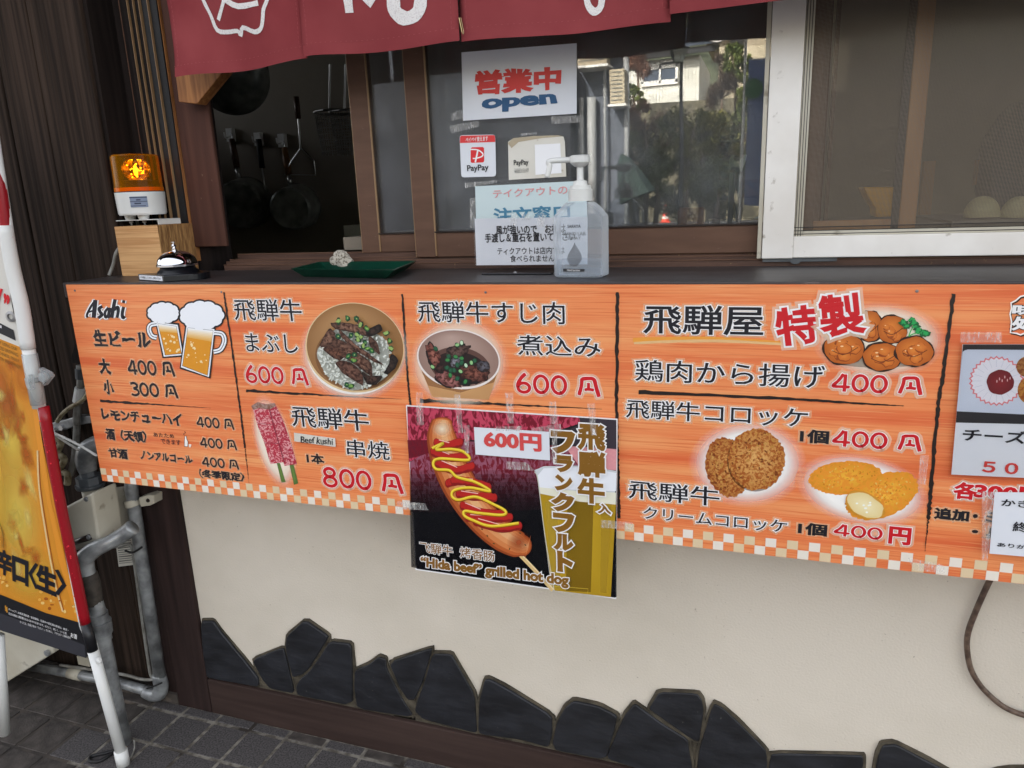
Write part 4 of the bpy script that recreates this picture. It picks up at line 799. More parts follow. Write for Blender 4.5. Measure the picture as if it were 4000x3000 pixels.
for cr, q, lb in [('J', [(510, 215), (555, 218), (550, 430), (520, 432)], 'upright clear tape at the left edge of the price card'), ('J', [(752, 228), (955, 222), (955, 262), (755, 258)], 'short clear tape on the top edge of the price card'), ('J', [(1022, 240), (1250, 205), (1255, 270), (1030, 262)], 'crumpled clear tape on the top right corner of the price card'),
                 ('J', [(832, 492), (990, 500), (1055, 565), (835, 552)], 'crumpled clear tape under the price card'), ('J', [(1185, 262), (1225, 262), (1222, 520), (1180, 500)], 'upright clear tape at the right edge of the price card'), ('J', [(0, 795), (215, 812), (242, 866), (0, 856)], 'clear tape holding the left edge of the hot dog poster to the checks'),
                 ('J', [(1556, 938), (1800, 958), (1800, 1015), (1558, 998)], 'clear tape holding the right edge of the hot dog poster to the board'), ('I', [(672, 950), (718, 950), (702, 1108), (662, 1100)], 'pink stained tape scrap beside the cream croquettes'), ('I', [(608, 1495), (790, 1530), (805, 1578), (640, 1560)], 'tape scrap on the checked border under the last divider'),
                 ('R', [(388, 375), (800, 375), (800, 480), (385, 480)], 'clear tape along the top of the laminated cheese sheet'), ('I', [(1000, 1140), (1065, 1145), (1030, 1515), (1000, 1505)], 'clear tape on the left edge of the small season notice')]:
    tag(sheet('tape_strip', PY(YT), cr, q, 'tape', None, .0002), lb, 'tape')
#@@NOREN
# ================================================================== NOREN
nor = thing('noren_curtain', 'dark red shop curtain with white brush lettering over the window', 'curtain')
YN = 1.25
zn = at_y(665, 297, YN).z; xe = [at_y(665, 297, YN).x, at_y(1205, 238, YN).x, at_y(1800, 168, YN).x, at_y(2615, 55, YN).x, at_y(2615, 55, YN).x+.34, at_y(2615, 55, YN).x+.7, 1.3]
print('noren', zn, xe)
def wave(x, z): return .007*math.sin(x*9+z*3)+.005*math.sin(x*23-z*14)+.016*noise.noise(Vector((x*3.4+z*2, z*4, 0)))+.006*noise.noise(Vector((x*9+z*9, z*6, 4)))
def ny(x, z, i):
    a, b = xe[i], xe[i+1]; e = min((x-a), (b-x)); return YN+wave(x, z)+.010*math.exp(-abs(e)/.03)*(1-.5*(i % 2)) - (.004 if i % 2 else 0)
for i in range(len(xe)-1):
    a, b = xe[i], xe[i+1]; nx, nz_ = max(10, int((b-a)/.01)), 34; V, F = [], []
    ztop = 2.0; zb_ = zn+(.0, .002, -.001, .004, 0, 0)[i]
    for r in range(nz_+1):
        for k in range(nx+1):
            x = a+(b-a)*k/nx; z = zb_+(ztop-zb_)*(r/nz_)**1.4
            if r == 0: z += .0035*math.sin(x*14+i)+.004*noise.noise(Vector((x*8, i, 0)))
            V.append((x, ny(x, z, i), z))
    for r in range(nz_):
        for k in range(nx): q = r*(nx+1)+k; F.append((q, q+1, q+nx+2, q+nx+1))
    p = add('curtain_panel', V, F, 'noren', nor, smooth=True); so = p.modifiers.new('solid', 'SOLIDIFY'); so.thickness = .0012; so.offset = 1
    # hem and stitching
    hb = MB(); hs = MB(); N2 = nx*2
    for k in range(N2):
        xa_, xb_ = a+(b-a)*k/N2, a+(b-a)*(k+1)/N2
        def hz(x): return zb_+.0035*math.sin(x*14+i)+.004*noise.noise(Vector((x*8, i, 0)))
        if k % 2 == 0: hs.quad(*[(x, ny(x, hz(x)+.019+d, i)-.0009-.0016, hz(x)+.019+d) for x, d in ((xa_, 0), (xb_-.002, 0), (xb_-.002, .0007), (xa_, .0007))])
        hb.quad(*[(x, ny(x, hz(x)+d, i)-.0018, hz(x)+d) for x, d in ((xa_, -.0008), (xb_, -.0008), (xb_, .0175), (xa_, .0175))])
    for xx in (a+.012, b-.012):
        for r in range(30): z = zn+.02+r*.008; hs.quad(*[(xx+dx, ny(xx, z+dz, i)-.0016, z+dz) for dx, dz in ((-.0003, 0), (.0003, 0), (.0003, .005), (-.0003, .005))])
    hb.build('hem', 'noren', p); hs.build('stitching', 'thread', p)
def nstroke(P, name, i, crop, strokes):
    V, F = [], []; ly = 0
    for pts, w in strokes:
        ly += .00008; Q = spline([(*p_, 0) for p_ in pts], 3) if len(pts) > 2 else [Vector((*p_, 0)) for p_ in pts]
        R2 = []
        for q in Q: R2.append(cy(crop, q.x, q.y, YN))
        n = len(V); K = len(R2); wm = w*.0003
        for k, p_ in enumerate(R2):
            d = R2[min(k+1, K-1)]-R2[max(k-1, 0)]; d = Vector((-d.z, 0, d.x)).normalized(); ww = wm*(1+.18*noise.noise(p_*60))
            for sg in (1, -1):
                v = p_+d*ww*sg; V.append((v.x, ny(v.x, v.z, i)-.0022-ly, v.z))
        for k in range(K-1): F.append((n+2*k, n+2*k+1, n+2*k+3, n+2*k+2))
    add(name, V, F, 'noren_paint', P)
pan = [o for o in nor.children]
pan = [o for o in pan if o.name.startswith('curtain_panel')]
nstroke(pan[0], 'painted_character', 0, 'B', [([(270, -80), (300, 0), (345, 90), (378, 178), (440, 190), (500, 184), (516, 208), (535, 165), (600, 190), (640, 172), (655, 120), (660, 60), (680, 0), (690, -80)], 13), ([(392, 122), (415, 70), (440, 5), (450, -60)], 13), ([(445, 5), (520, 45), (630, 22)], 16)])
nstroke(pan[1], 'painted_character', 1, 'B', [([(1165, -90), (1190, -20), (1198, 30), (1202, 96)], 26), ([(1262, -60), (1290, 0), (1330, 40)], 26), ([(1440, -100), (1440, 20), (1450, 80), (1500, 118), (1560, 100), (1590, 40), (1590, -100)], 38)])
nstroke(pan[2], 'painted_character', 2, 'C', [([(845, -60), (852, 10), (875, 50), (900, 62), (930, 30), (940, -60)], 18)])
for cr, x, y, x2, y2, i in [('B', 905, 198, 935, 272, 0), ('C', 135, 100, 152, 182, 1), ('B', 1205*0+1797, 60, 1800, 130, 2)]:
    if i == 2: continue
    a_, b_ = cy(cr, x, y, YN-.008), cy(cr, x2, y2, YN-.008); MB().tube([a_, b_], .0009, 8).tube([a_+Vector((.003, 0, 0)), b_+Vector((.003, 0, 0))], .0005, 6).tube(spline([b_, b_+Vector((.0015, 0, -.003)), b_+Vector((.003, 0, 0))], 4), .0006, 6).build('safety_pin', 'brass_pin', nor)
rod = MB().tube([(-1.25, 1.262, 2.0), (1.32, 1.262, 2.0)], .009, 10).build('rod', 'brown_wood', nor)
#@@SIGNS
# ================================================================== papers on the window
PG = PY(YG-.0016)
def gl_sheet(name, crop, q, m, label, cat='sign', pl=None): return tag(sheet(name, pl or PG, crop, q, m, None, .0005), label, cat)
os_ = gl_sheet('open_sign', 'C', [(148, 295), (797, 243), (797, 640), (157, 680)], 'paper', 'white sign with red 営業中 above blue open, behind the window glass')
T(os_, PG, 'C', '営業中', 0, 0, quad=[(232, 402), (702, 380), (702, 500), (236, 530)], ink='ink_orange_red', bold=.045, base=.0009, hand=.05)
T(os_, PG, 'C', 'open', 0, 0, quad=[(266, 564), (678, 532), (678, 600), (268, 634)], ink='ink_blue', bold=.05, base=.0009, hand=.05)
PSK = PY(YG-.0012)
def rrect(pl, crop, q, r, name, m, base, th, parent=None):
    A = [pl.hit(*c(crop, *p), base) for p in q]; Q = []
    for i in range(4):
        a, b, d = A[i-1], A[i], A[(i+1) % 4]; u = (a-b).normalized(); v = (d-b).normalized()
        for t in (0, .35, .65, 1): Q.append(b+u*r*(1-t)**2*1.0+v*r*t**2)
    return MB().prism(Q, -pl.n*th).build(name, m, parent)
ps = rrect(PSK, 'C', [(137, 762), (338, 758), (343, 994), (147, 1000)], .006, 'payment_sticker', 'paper', 0, .0004); tag(ps, 'square payment sticker with a red band and red P mark on the glass', 'sticker')
q = Pic(PSK, .0003, 'C'); q.poly([(140, 772), (146, 765), (330, 761), (337, 768), (338, 800), (139, 806)], (226, 56, 56)).poly([(200, 838), (206, 830), (268, 828), (275, 834), (276, 908), (270, 915), (206, 918), (200, 912)], (222, 40, 44)).stroke([(196, 842), (240, 845), (268, 866), (262, 882), (230, 892), (212, 893)], 7, (244, 244, 244)).stroke([(240, 848), (226, 915)], 9, (244, 244, 244), sp=3); q.done('logo_mark', ps)
T(ps, PSK, 'C', 'PayPay', 180, 932, 301, 968, bold=.02, base=.0005); T(ps, PSK, 'C', 'ペイペイ使えます', 172, 775, 298, 793, ink='ink_white', bold=.02, base=.0009)
pcard = MB().prism([PSK.hit(*c('C', *p), 0.0015) for p in [(410, 800), (440, 780), (560, 768), (690, 764), (722, 770), (730, 800), (738, 995), (415, 1014)]], (0, .0012, 0)).build('payment_card', 'paper_old'); tag(pcard, 'worn white payment card with a torn top edge reading PayPay, behind the pump nozzle', 'sign')
T(pcard, PSK, 'C', 'PayPay', 443, 903, 526, 935, bold=.02, base=.0025); T(pcard, PSK, 'C', 'こちらのバーコードを', 445, 950, 527, 960, bold=.005, base=.0025); T(pcard, PSK, 'C', '読み込んでください', 448, 961, 525, 971, bold=.005, base=.0025)
q = Pic(PSK, .0022, 'C'); q.poly([(408, 806), (440, 778), (560, 766), (690, 762), (722, 768), (600, 778), (470, 800), (430, 835)], (196, 180, 150), a=.7).poly([(560, 815), (705, 808), (712, 975), (565, 985)], (246, 246, 248)); q.done('torn_edge', pcard)
og = gl_sheet('order_window_sign', 'C', [(225, 1050), (850, 1018), (860, 1330), (232, 1340)], 'paper_blue', 'pale blue sheet reading テイクアウトの 注文窓口 behind the glass and the notice')
T(og, PG, 'C', 'テイクアウトの', 0, 0, quad=[(325, 1072), (745, 1045), (745, 1092), (328, 1115)], ink='ink_pink', bold=.012, base=.0009); T(og, PG, 'C', '注文窓口', 0, 0, quad=[(330, 1175), (755, 1155), (758, 1235), (335, 1260)], ink='ink_teal', bold=.03, base=.0009)
for k, (q, lb) in enumerate([([(85, 640), (150, 620), (160, 665), (92, 682)], 'tape at the lower left corner of the open sign'), ([(82, 708), (246, 680), (248, 712), (90, 752)], 'longer tape below the lower left corner of the open sign'), ([(652, 655), (815, 650), (818, 690), (655, 698)], 'tape at the lower right corner of the open sign'), ([(480, 752), (572, 745), (570, 758), (485, 764)], 'yellowed tape scrap above the payment card'), ([(165, 1030), (345, 1015), (348, 1028), (168, 1060)], 'tape at the top of the order window sheet'), ([(195, 1115), (225, 1115), (222, 1280), (198, 1285)], 'upright tape at the left side of the order window sheet')]):
    tag(sheet('tape_scrap', PSK, 'C', q, 'tape', None, .0002), 'clear '+lb if 'yellow' not in lb else lb, 'tape')
#@@COUNTER
# ================================================================== things on the counter
# notice on a stand
YS = 1.262; PT = PY(YS)
ns = thing('notice_stand', 'white printed notice in a clear stand on the counter left of the bottle', 'sign')
sheet('paper', PT, 'C', [(222, 1232), (858, 1222), (858, 1490), (232, 1495)], 'paper', ns, .0006)
KN = dict(base=.0012, name='lettering')
T(ns, PT, 'C', '風が強いので　お札は', 342, 1272, 735, 1312, bold=.022, hand=.03, **KN); T(ns, PT, 'C', '手渡し＆重石を置いて下さい', 280, 1318, 790, 1356, bold=.022, hand=.03, **KN)
T(ns, PT, 'C', 'ティクアウトは店内では', 350, 1396, 730, 1430, bold=.008, **KN); T(ns, PT, 'C', '食べられません', 422, 1438, 672, 1474, bold=.008, **KN)
sheet('clear_holder', PY(YS-.003), 'C', [(216, 1220), (864, 1208), (864, 1505), (226, 1510)], 'clear_plastic', ns, .0012)
for q in [[(420, 1205), (460, 1203), (456, 1266), (424, 1268)], [(486, 1203), (532, 1203), (530, 1240), (488, 1240)], [(572, 1202), (618, 1202), (614, 1278), (576, 1278)]]: sheet('tape_piece', PY(YS-.005), 'C', q, 'tape_yellow' if 'tape_yellow' in MATS else 'tape', ns, .0002)
bx0, bx1 = cz('C', 345, 1525, ZS), cz('C', 668, 1520, ZS)
MB().box(bx0.x, bx1.x+.02, 1.222, 1.30, ZS, ZS+.003).build('base_plate', 'black_plastic', ns, bevel=.001); MB().lathe([(.003, 0), (.003, .0015), (0, .002)], 0, 0, 12, 0, base=((bx0.x+bx1.x)/2+.005, 1.235, ZS+.003)).build('screw', 'chrome', ns)
# sanitiser bottle
bt = thing('sanitizer_bottle', 'clear blue-tinted pump bottle of hand sanitizer with a white pump', 'bottle')
YBt = 1.185; bc = (cy('C', 675, 1500, YBt)+cy('C', 977, 1500, YBt))/2; BX = bc.x; hw = radius('C', 150, (BX, YBt, 1.15))*.98
zc = lambda y: cy('C', 820, y, YBt).z
print('bottle', BX, hw, zc(1578), ZS)
def loft(secs, cx, cyy, n=40, p=4., rot=0.):
    m = MB(); k = 0
    for z, hx, hy in secs:
        for j in range(n):
            t = 2*math.pi*j/n; cs, sn = math.cos(t), math.sin(t); r = (abs(cs)**p+abs(sn)**p)**(-1/p); x, y = hx*r*cs, hy*r*sn; m.v.append((cx+x*math.cos(rot)-y*math.sin(rot), cyy+x*math.sin(rot)+y*math.cos(rot), z))
        if k:
            for j in range(n): a = (k-1)*n+j; b = (k-1)*n+(j+1) % n; m.f.append((a, b, b+n, a+n)); m.m.append(0)
        k += 1
    m.f.append(tuple(range(n))[::-1]); m.f.append(tuple((k-1)*n+j for j in range(n))); m.m += [0, 0]
    return m
zsld, znk = zc(1215), zc(1135); hy = hw*.58; RT = -.12
def trmat(name, tint, dif, f, rough=.12):
    m = bpy.data.materials.new(name); m.use_nodes = True; nt = m.node_tree; N = nt.nodes; L = nt.links; b = N['Principled BSDF']; b.inputs['Base Color'].default_value = dif+(1,); b.inputs['Roughness'].default_value = rough
    tr_ = N.new('ShaderNodeBsdfTransparent'); tr_.inputs[0].default_value = tint+(1,); lw = N.new('ShaderNodeLayerWeight'); lw.inputs[0].default_value = .35; ad = N.new('ShaderNodeMath'); ad.operation = 'MULTIPLY_ADD'; ad.inputs[1].default_value = .6; ad.inputs[2].default_value = f; ad.use_clamp = True
    L.new(lw.outputs['Facing'], ad.inputs[0]); mx = N.new('ShaderNodeMixShader'); L.new(ad.outputs[0], mx.inputs[0]); L.new(tr_.outputs[0], mx.inputs[1]); L.new(b.outputs[0], mx.inputs[2]); L.new(mx.outputs[0], N['Material Output'].inputs[0]); MATS[name] = m
trmat('bottle_plastic', (.95, .97, .99), (.78, .82, .86), .18); trmat('liquid', (.93, .955, .98), (.66, .74, .83), .09); trmat('amber', (1., .42, .015), (.75, .28, .01), .12, .08); trmat('clear_clamp', (.9, .92, .92), (.6, .63, .64), .18); trmat('tape_yellow', (.95, .93, .82), (.75, .72, .6), .35, .3)
body = loft([(ZS+.0005, hw*.9, hy*.88), (ZS+.004, hw, hy), (zsld-.004, hw, hy), (zsld, hw*.98, hy*.97), ((zsld+znk)/2+.002, hw*.72, hy*.8), (znk-.001, hw*.48, hw*.46)], BX, YBt, p=5, rot=RT).build('body', 'bottle_plastic', bt); shade(body, 50)
lq = loft([(ZS+.003, hw*.86, hy*.84), (ZS+.006, hw*.95, hy*.94), (zc(1462), hw*.95, hy*.94)], BX, YBt, p=5, rot=RT).build('liquid', 'liquid', bt); shade(lq, 50)
r1 = (cy('C', 886, 1100, YBt).x-cy('C', 752, 1100, YBt).x)/2
cap = MB().lathe([(0, zc(1133)), (r1, zc(1133)), (r1, zc(1070)), (r1*.88, zc(1064)), (r1*.85, zc(1045)), (r1*.6, zc(1043)), (r1*.55, zc(1020)), (.0055, zc(1015)), (.0052, zc(940)), (.009, zc(938)), (.0115, zc(930)), (.016, zc(915)), (.0165, zc(880)), (.013, zc(874)), (0, zc(873))], BX, YBt, 36)
p0, p1, p2 = cy('C', 800, 898, YBt), cy('C', 668, 905, YBt-.012), cy('C', 630, 1000, YBt-.016)
shade(cap.build('pump', 'white_plastic', bt), 35); MB().tube(spline([p0, p0.lerp(p1, .5), p1, p1+Vector((-.008, -.002, -.002)), p1.lerp(p2, .35)+Vector((-.003, 0, 0)), p2], 5), .0045, 12).build('nozzle', 'white_plastic', bt, smooth=True)
PBt = Plane((BX, YBt-hy*1.02, 0), (math.sin(RT), -math.cos(RT), 0))
# print on the bottle front
T(bt, PBt, 'C', 'SARAYA', 746, 1267, 820, 1283, bold=.025, base=.0006); T(bt, PBt, 'C', 'HAND LAB.', 722, 1308, 852, 1326, ink='ink_grey', bold=.01, base=.0006); T(bt, PBt, 'C', 'SPRAY', 746, 1333, 822, 1350, ink='ink_grey', bold=.01, base=.0006)
dr = Pic(PBt, .0006, 'C')
def drop_w(t): return 40*math.sin(math.pi*min(1, (t*.92)**1.35)) if t < 1 else 0
for k in range(24):
    t = (k+.5)/24; w = drop_w(t)+1; y = 1368+132*t; dr.stroke([(785-w, y+3), (785+w, y-3)], 3.6, (96, 98, 102), sp=0)
dr.poly([(720, 1514), (842, 1516), (840, 1531), (721, 1530)], (30, 32, 36)); dr.done('drop_print', bt); T(bt, PBt, 'C', 'Hand Sanitizer', 744, 1517, 818, 1528, ink='ink_white', bold=.01, base=.0014)
# tray and stone
rz = ZS+.017
R4 = [cz('B', *p, rz) for p in [(805, 1583), (968, 1543), (1552, 1537), (1418, 1592)]]
cn_ = sum(R4, Vector())/4; B4 = [cn_+(p-cn_)*.80 for p in R4]; B4 = [Vector((p.x, p.y, ZS+.001)) for p in B4]
ty = MB(); inn = lambda p, k, dz: Vector((cn_.x+(p.x-cn_.x)*k, cn_.y+(p.y-cn_.y)*k, p.z+dz))
rings = [[Vector((p.x, p.y, ZS+.0002)) for p in B4], R4, [inn(p, .955, 0.0005) for p in R4], [inn(p, .97, .0018) for p in B4]]
for r in rings: ty.v += r
for a in range(3):
    for j in range(4): ty.f.append((a*4+j, a*4+(j+1) % 4, a*4+4+(j+1) % 4, a*4+4+j)); ty.m.append(0)
ty.f.append((12, 13, 14, 15)); ty.f.append((3, 2, 1, 0)); ty.m += [0, 0]
tag(ty.build('cash_tray', 'green_plastic', None, bevel=.0012), 'shallow dark green money tray in front of the window', 'tray')
bm = bmesh.new(); bmesh.ops.create_icosphere(bm, subdivisions=4, radius=1); pc_ = cz('B', 1110, 1578, ZS+.004)
for v in bm.verts:
    d = v.co.normalized(); w = 1+.35*noise.noise(d*1.3+Vector((3, 1, 2)))+.07*noise.noise(d*3); z = d.z*w; v.co = Vector((d.x*w*.023, d.y*w*.018, (z*.022 if z > 0 else z*.010)+(.010 if d.z > .4 and abs(d.x) < .5 else 0)*d.z))
me = bpy.data.meshes.new('stone_weight'); bm.to_mesh(me); bm.free(); o = bpy.data.objects.new('stone_weight', me); setm(o, 'pebble'); link(o); o.location = (pc_.x+.004, pc_.y+.0, ZS+.0115); shade(o, 30); tag(o, 'speckled grey stone paperweight lying in the green tray', 'stone')
# wooden block
b0 = cz('Q', 215, 1462, ZS); b1 = Vector((cz('Q', 615, 1470, ZS).x, b0.y-.003, ZS)); ztb = cy('Q', 120, 928, b0.y).z
d1 = (b1-b0); d1.z = 0; wl = d1.length; u = d1.normalized(); v_ = Vector((-u.y, u.x, 0)); rc = cz('Q', 1046, 1392, ZS); dep = max(.06, min(.11, abs((rc-b1).dot(v_)))); print('block', b0, b1, ztb, rc, dep)
wb = MB(); F4 = [b0, b0+u*wl, b0+u*wl+(rc-b1)*0+v_*dep+u*.0, b0+v_*dep]; F4[2] = Vector((rc.x, rc.y, ZS)); F4[3] = F4[0]+(F4[2]-F4[1])
hgt = ztb-ZS; n = 0
for k, (a, b) in enumerate(((0, 1), (1, 2), (2, 3), (3, 0))): wb.quad(F4[a], F4[b], F4[b]+Vector((0, 0, hgt)), F4[a]+Vector((0, 0, hgt)), 0 if k % 2 == 0 else 1)
wb.quad(*[p+Vector((0, 0, hgt)) for p in F4], 1); wb.quad(*F4[::-1], 0)
blk = wb.build('wooden_block', ['block_wood', 'block_rough']); bmm = bmesh.new(); bmm.from_mesh(blk.data); bmesh.ops.remove_doubles(bmm, verts=bmm.verts, dist=1e-5); bmm.to_mesh(blk.data); bmm.free(); bb = blk.modifiers.new('bevel', 'BEVEL'); bb.width = .0015; bb.segments = 2
tag(blk, 'square pale timber block standing at the left end of the counter', 'block')
# beacon
bk = thing('warning_beacon', 'amber rotating beacon lamp with white base on the timber block', 'beacon')
bctr = (F4[0]+F4[1]+F4[2]+F4[3])/4
YK = bctr.y; kx = cy('Q', 426, 700, YK).x; zq = lambda y: cy('Q', 432, y, YK).z; rb = radius('Q', 246, (kx, YK, 1.25)); print('beacon', kx, YK, rb, zq(905), ztb)
def bow(prof, name, m, seg=40, ang=30): o = MB().lathe(prof, kx, YK, seg).build(name, m, bk); return shade(o, ang)
bow([(0, zq(800)), (rb*.93, zq(800)), (rb*.95, zq(786)), (rb*.97, zq(784)), (rb, zq(560)), (rb, zq(556)), (0, zq(556))], 'base', 'white_plastic')
bow([(rb*1.0, zq(556)), (rb*1.01, zq(550)), (rb*.98, zq(548)), (0, zq(548))], 'seal_ring', 'black_matte')
bow([(rb*.99, zq(548)), (rb*.985, zq(500)), (rb*.965, zq(495)), (rb*.95, zq(330)), (rb*.945, zq(170)), (rb*.90, zq(150)), (rb*.6, zq(142)), (0, zq(140))], 'amber_dome', 'amber')
bow([(rb*.8, zq(545)), (rb*.8, zq(430)), (rb*.7, zq(425)), (0, zq(424))], 'motor_cover', 'black_matte')
flat('amber_band', (235, 168, 20)); bow([(rb*.972, zq(545)), (rb*.972, zq(505))], 'amber_band', 'amber_band')
rf = MB(); zc0, zc1 = zq(425), zq(190)
for k in range(12):
    t0, t1 = math.pi*(k/12)-2.1, math.pi*((k+1)/12)-2.1
    for r in range(6):
        za, zb = zc0+(zc1-zc0)*r/6, zc0+(zc1-zc0)*(r+1)/6; f0 = .30+.30*math.sin(math.pi*(r+.1)/6.2); f1 = .30+.30*math.sin(math.pi*(r+1.1)/6.2)
        rf.quad(*[(kx+rb*f*math.cos(t), YK+rb*f*math.sin(t), z) for f, t, z in ((f0, t0+math.pi, za), (f0, t1+math.pi, za), (f1, t1+math.pi, zb), (f1, t0+math.pi, zb))])
rf.build('reflector', 'reflector_metal' if 'reflector_metal' in MATS else 'chrome', bk)
def emis(name, rgb, st):
    m = bpy.data.materials.new(name); m.use_nodes = True; b = m.node_tree.nodes['Principled BSDF']; b.inputs['Emission Color'].default_value = rgb+(1,); b.inputs['Emission Strength'].default_value = st; b.inputs['Base Color'].default_value = rgb+(1,); MATS[name] = m
emis('bulb_glint', (1., .62, .18), 2.5)  # emission for the beacon bulb and the imitated glints
bl = MB().lathe([(0, 0), (.003, .002), (.004, .008), (.004, .014), (.002, .021), (0, .022)], 0, 0, 16, 0, base=(kx+.010, YK-.012, zq(380))); shade(bl.build('bulb_glint', 'bulb_glint', bk), 80)
sk = random.Random(3); mm = MB()
for k in range(16): a, h = sk.uniform(-1.35, -.5), sk.uniform(.0, 1); x_, y_, z_ = kx+rb*.62*math.cos(a), YK+rb*.62*math.sin(a), zq(400)+(zq(240)-zq(400))*h; mm.lathe([(0, -.0016), (.0016, 0), (0, .0016)], 0, 0, 8, 0, base=(x_, y_, z_))
mm.build('glint_dot', 'bulb_glint', bk)  # small glowing dots imitate glints inside the amber dome
pl_ = Plane((kx, YK-rb*.86, 0), (.55, -.83, 0)); lp = MB()
lab_t0, lab_t1 = None, None
la, lb_ = [], []
for k in range(9):
    t = -1.22+k*.085; la.append((kx+rb*1.012*math.cos(t), YK+rb*1.012*math.sin(t), zq(718))); lb_.append((kx+rb*1.012*math.cos(t), YK+rb*1.012*math.sin(t), zq(604)))
flat('label_blue', (128, 140, 164)); flat('label_dark', (52, 60, 84)); lp = MB()
for k in range(8): lp.quad(la[k], la[k+1], lb_[k+1], lb_[k])
lp.build('rating_label', 'label_blue', bk)
lp = MB()
for z0_, z1_, k0, k1 in ((.86, .96, 0, 8), (.5, .56, 0, 8), (.28, .42, 2, 5), (.62, .74, 3, 5), (.1, .16, 0, 7)):
    for k in range(k0, k1):
        f = lambda kk, t: tuple((Vector(la[kk]).lerp(Vector(lb_[kk]), t)-Vector((kx, YK, 0)))*1+Vector((kx, YK, 0))+Vector((0, -.0004, 0)))
        lp.quad(f(k, z0_), f(k+1, z0_), f(k+1, z1_), f(k, z1_))
lp.build('label_print', 'label_dark', bk)
pz = zq(858); MB().box(kx-rb*.98, kx+rb*1.35, YK-.03, YK+.035, pz, pz+.0018).box(kx+rb*1.35-.0018, kx+rb*1.35, YK-.03, YK+.035, ztb+.0005, pz-.0002).box(kx+rb*.1, kx+rb*1.35-.002, YK+.033, YK+.035, ztb+.0005, pz-.0002).build('bracket', 'white_plastic', bk, bevel=.0006)
MB().lathe([(0, pz+.002), (.010, pz+.002), (.012, zq(802)), (0, zq(802))], kx-rb*.5, YK-.012, 18).lathe([(0, pz+.002), (.010, pz+.002), (.012, zq(802)), (0, zq(802))], kx+rb*.32, YK-.016, 18).build('foot', 'white_plastic', bk, smooth=False)
for dx, dy in ((-.5, -.012), (.32, -.016), (.6, .01)): MB().lathe([(0, 0), (.0018, 0), (.0018, pz-ztb-.006), (.0042, pz-ztb-.006), (.0042, pz-ztb-.001), (0, pz-ztb-.001)], 0, 0, 6, 0, base=(kx+rb*dx, YK+dy, ztb+.0005)).build('bolt', 'galvanised', bk)
cb = MB().tube(spline([(kx-rb*.6, YK+.01, pz-.001), (kx-rb*.95, YK+.02, ztb-.01), cy('Q', 165, 1180, b0.y+.012), cy('Q', 120, 1330, b0.y+.012), cy('Q', 72, 1452, b0.y+.006)], 6), .0035, 10).build('power_cable', 'cable_grey', bk, smooth=True)
# call bell
cbl = thing('call_bell', 'chrome counter bell on a black base beside the timber block', 'bell')
YC = 1.172; ex_ = cy('Q', 808, 1330, YC).x; rd = radius('Q', 212, (ex_, YC, 1.15)); zz_ = lambda y: cy('Q', 808, y, YC).z; print('bell', ex_, rd, zz_(1510))
pb_ = []
for k in range(33):
    t = math.radians(-62+k*(360-56)/32-28); pb_.append((ex_+.006+rd*1.50*math.cos(t)*.92, YC+rd*1.28*math.sin(t)))
front = [cz('Q', 392, 1506, ZS), cz('Q', 672, 1528, ZS)]
ring = [(ex_+.004+rd*1.46*math.cos(t), YC+.004+rd*1.2*math.sin(t)) for t in [math.radians(-48+k*(215)/24) for k in range(25)]]+[(front[0].x, front[0].y), (front[1].x, front[1].y)]
P3 = [Vector((x, y, ZS)) for x, y in ring]; o = MB().prism(P3, (0, 0, .0125)).build('base', 'black_plastic', cbl, bevel=.0015); bmm = bmesh.new(); bmm.from_mesh(o.data); bmesh.ops.recalc_face_normals(bmm, faces=bmm.faces); bmm.to_mesh(o.data); bmm.free()
shade(MB().lathe([(rd*1.05, ZS+.012), (rd*.98, ZS+.017), (rd*.86, ZS+.021), (rd*.80, zz_(1352)+.001), (0, zz_(1352)+.001)], ex_, YC, 40).build('stand', 'black_plastic', cbl), 40)
zr, ztop_ = zz_(1345), zz_(1180)
dm = [(rd*.9, zr-.0012), (rd, zr-.0005), (rd*1.005, zr+.003), (rd*.965, zr+.0048)]+[(rd*.955*math.cos(t), zr+.0048+(ztop_-zr-.0048)*math.sin(t)) for t in [math.pi/2*k/14 for k in range(1, 15)]]
shade(MB().lathe(dm, ex_, YC, 56).build('dome', 'chrome', cbl), 30)
zk = ztop_-.001; shade(MB().lathe([(.0045, zk), (.0045, zk+.004), (.0028, zk+.0045), (.0042, zk+.007), (.0046, zk+.0095), (.0030, zk+.0125), (.0016, zk+.013), (.0016, zk+.0155), (.0042, zk+.016), (.0042, zk+.0172), (0, zk+.0178)], ex_-.002, YC, 20).build('plunger', 'chrome', cbl), 30)
fl = Vector((front[1].x-front[0].x, front[1].y-front[0].y, 0)); fn = Vector((fl.y, -fl.x, 0)).normalized(); PL = Plane((front[0].x, front[0].y, ZS), fn)
L0 = front[0]+fl*.06; L1 = front[0]+fl*.94; L0.z = L1.z = ZS+.0022; L2 = L1+Vector((0, 0, .0085)); L3 = L0+Vector((0, 0, .0085)); MB().prism([p+fn*.0006 for p in (L0, L1, L2, L3)], -fn*.0004).build('label_strip', 'paper', cbl)
GT, GF = glyphs('ベルを鳴らしてください、お呼びください', .02); gx = max(v[0] for v in GT); add('lettering', [L0+fn*.0008+(L1-L0)*(.05+.9*v[0]/gx)+Vector((0, 0, .0022+.0042*(v[1]+.1)/.9)) for v in GT], GF, 'ink', cbl)
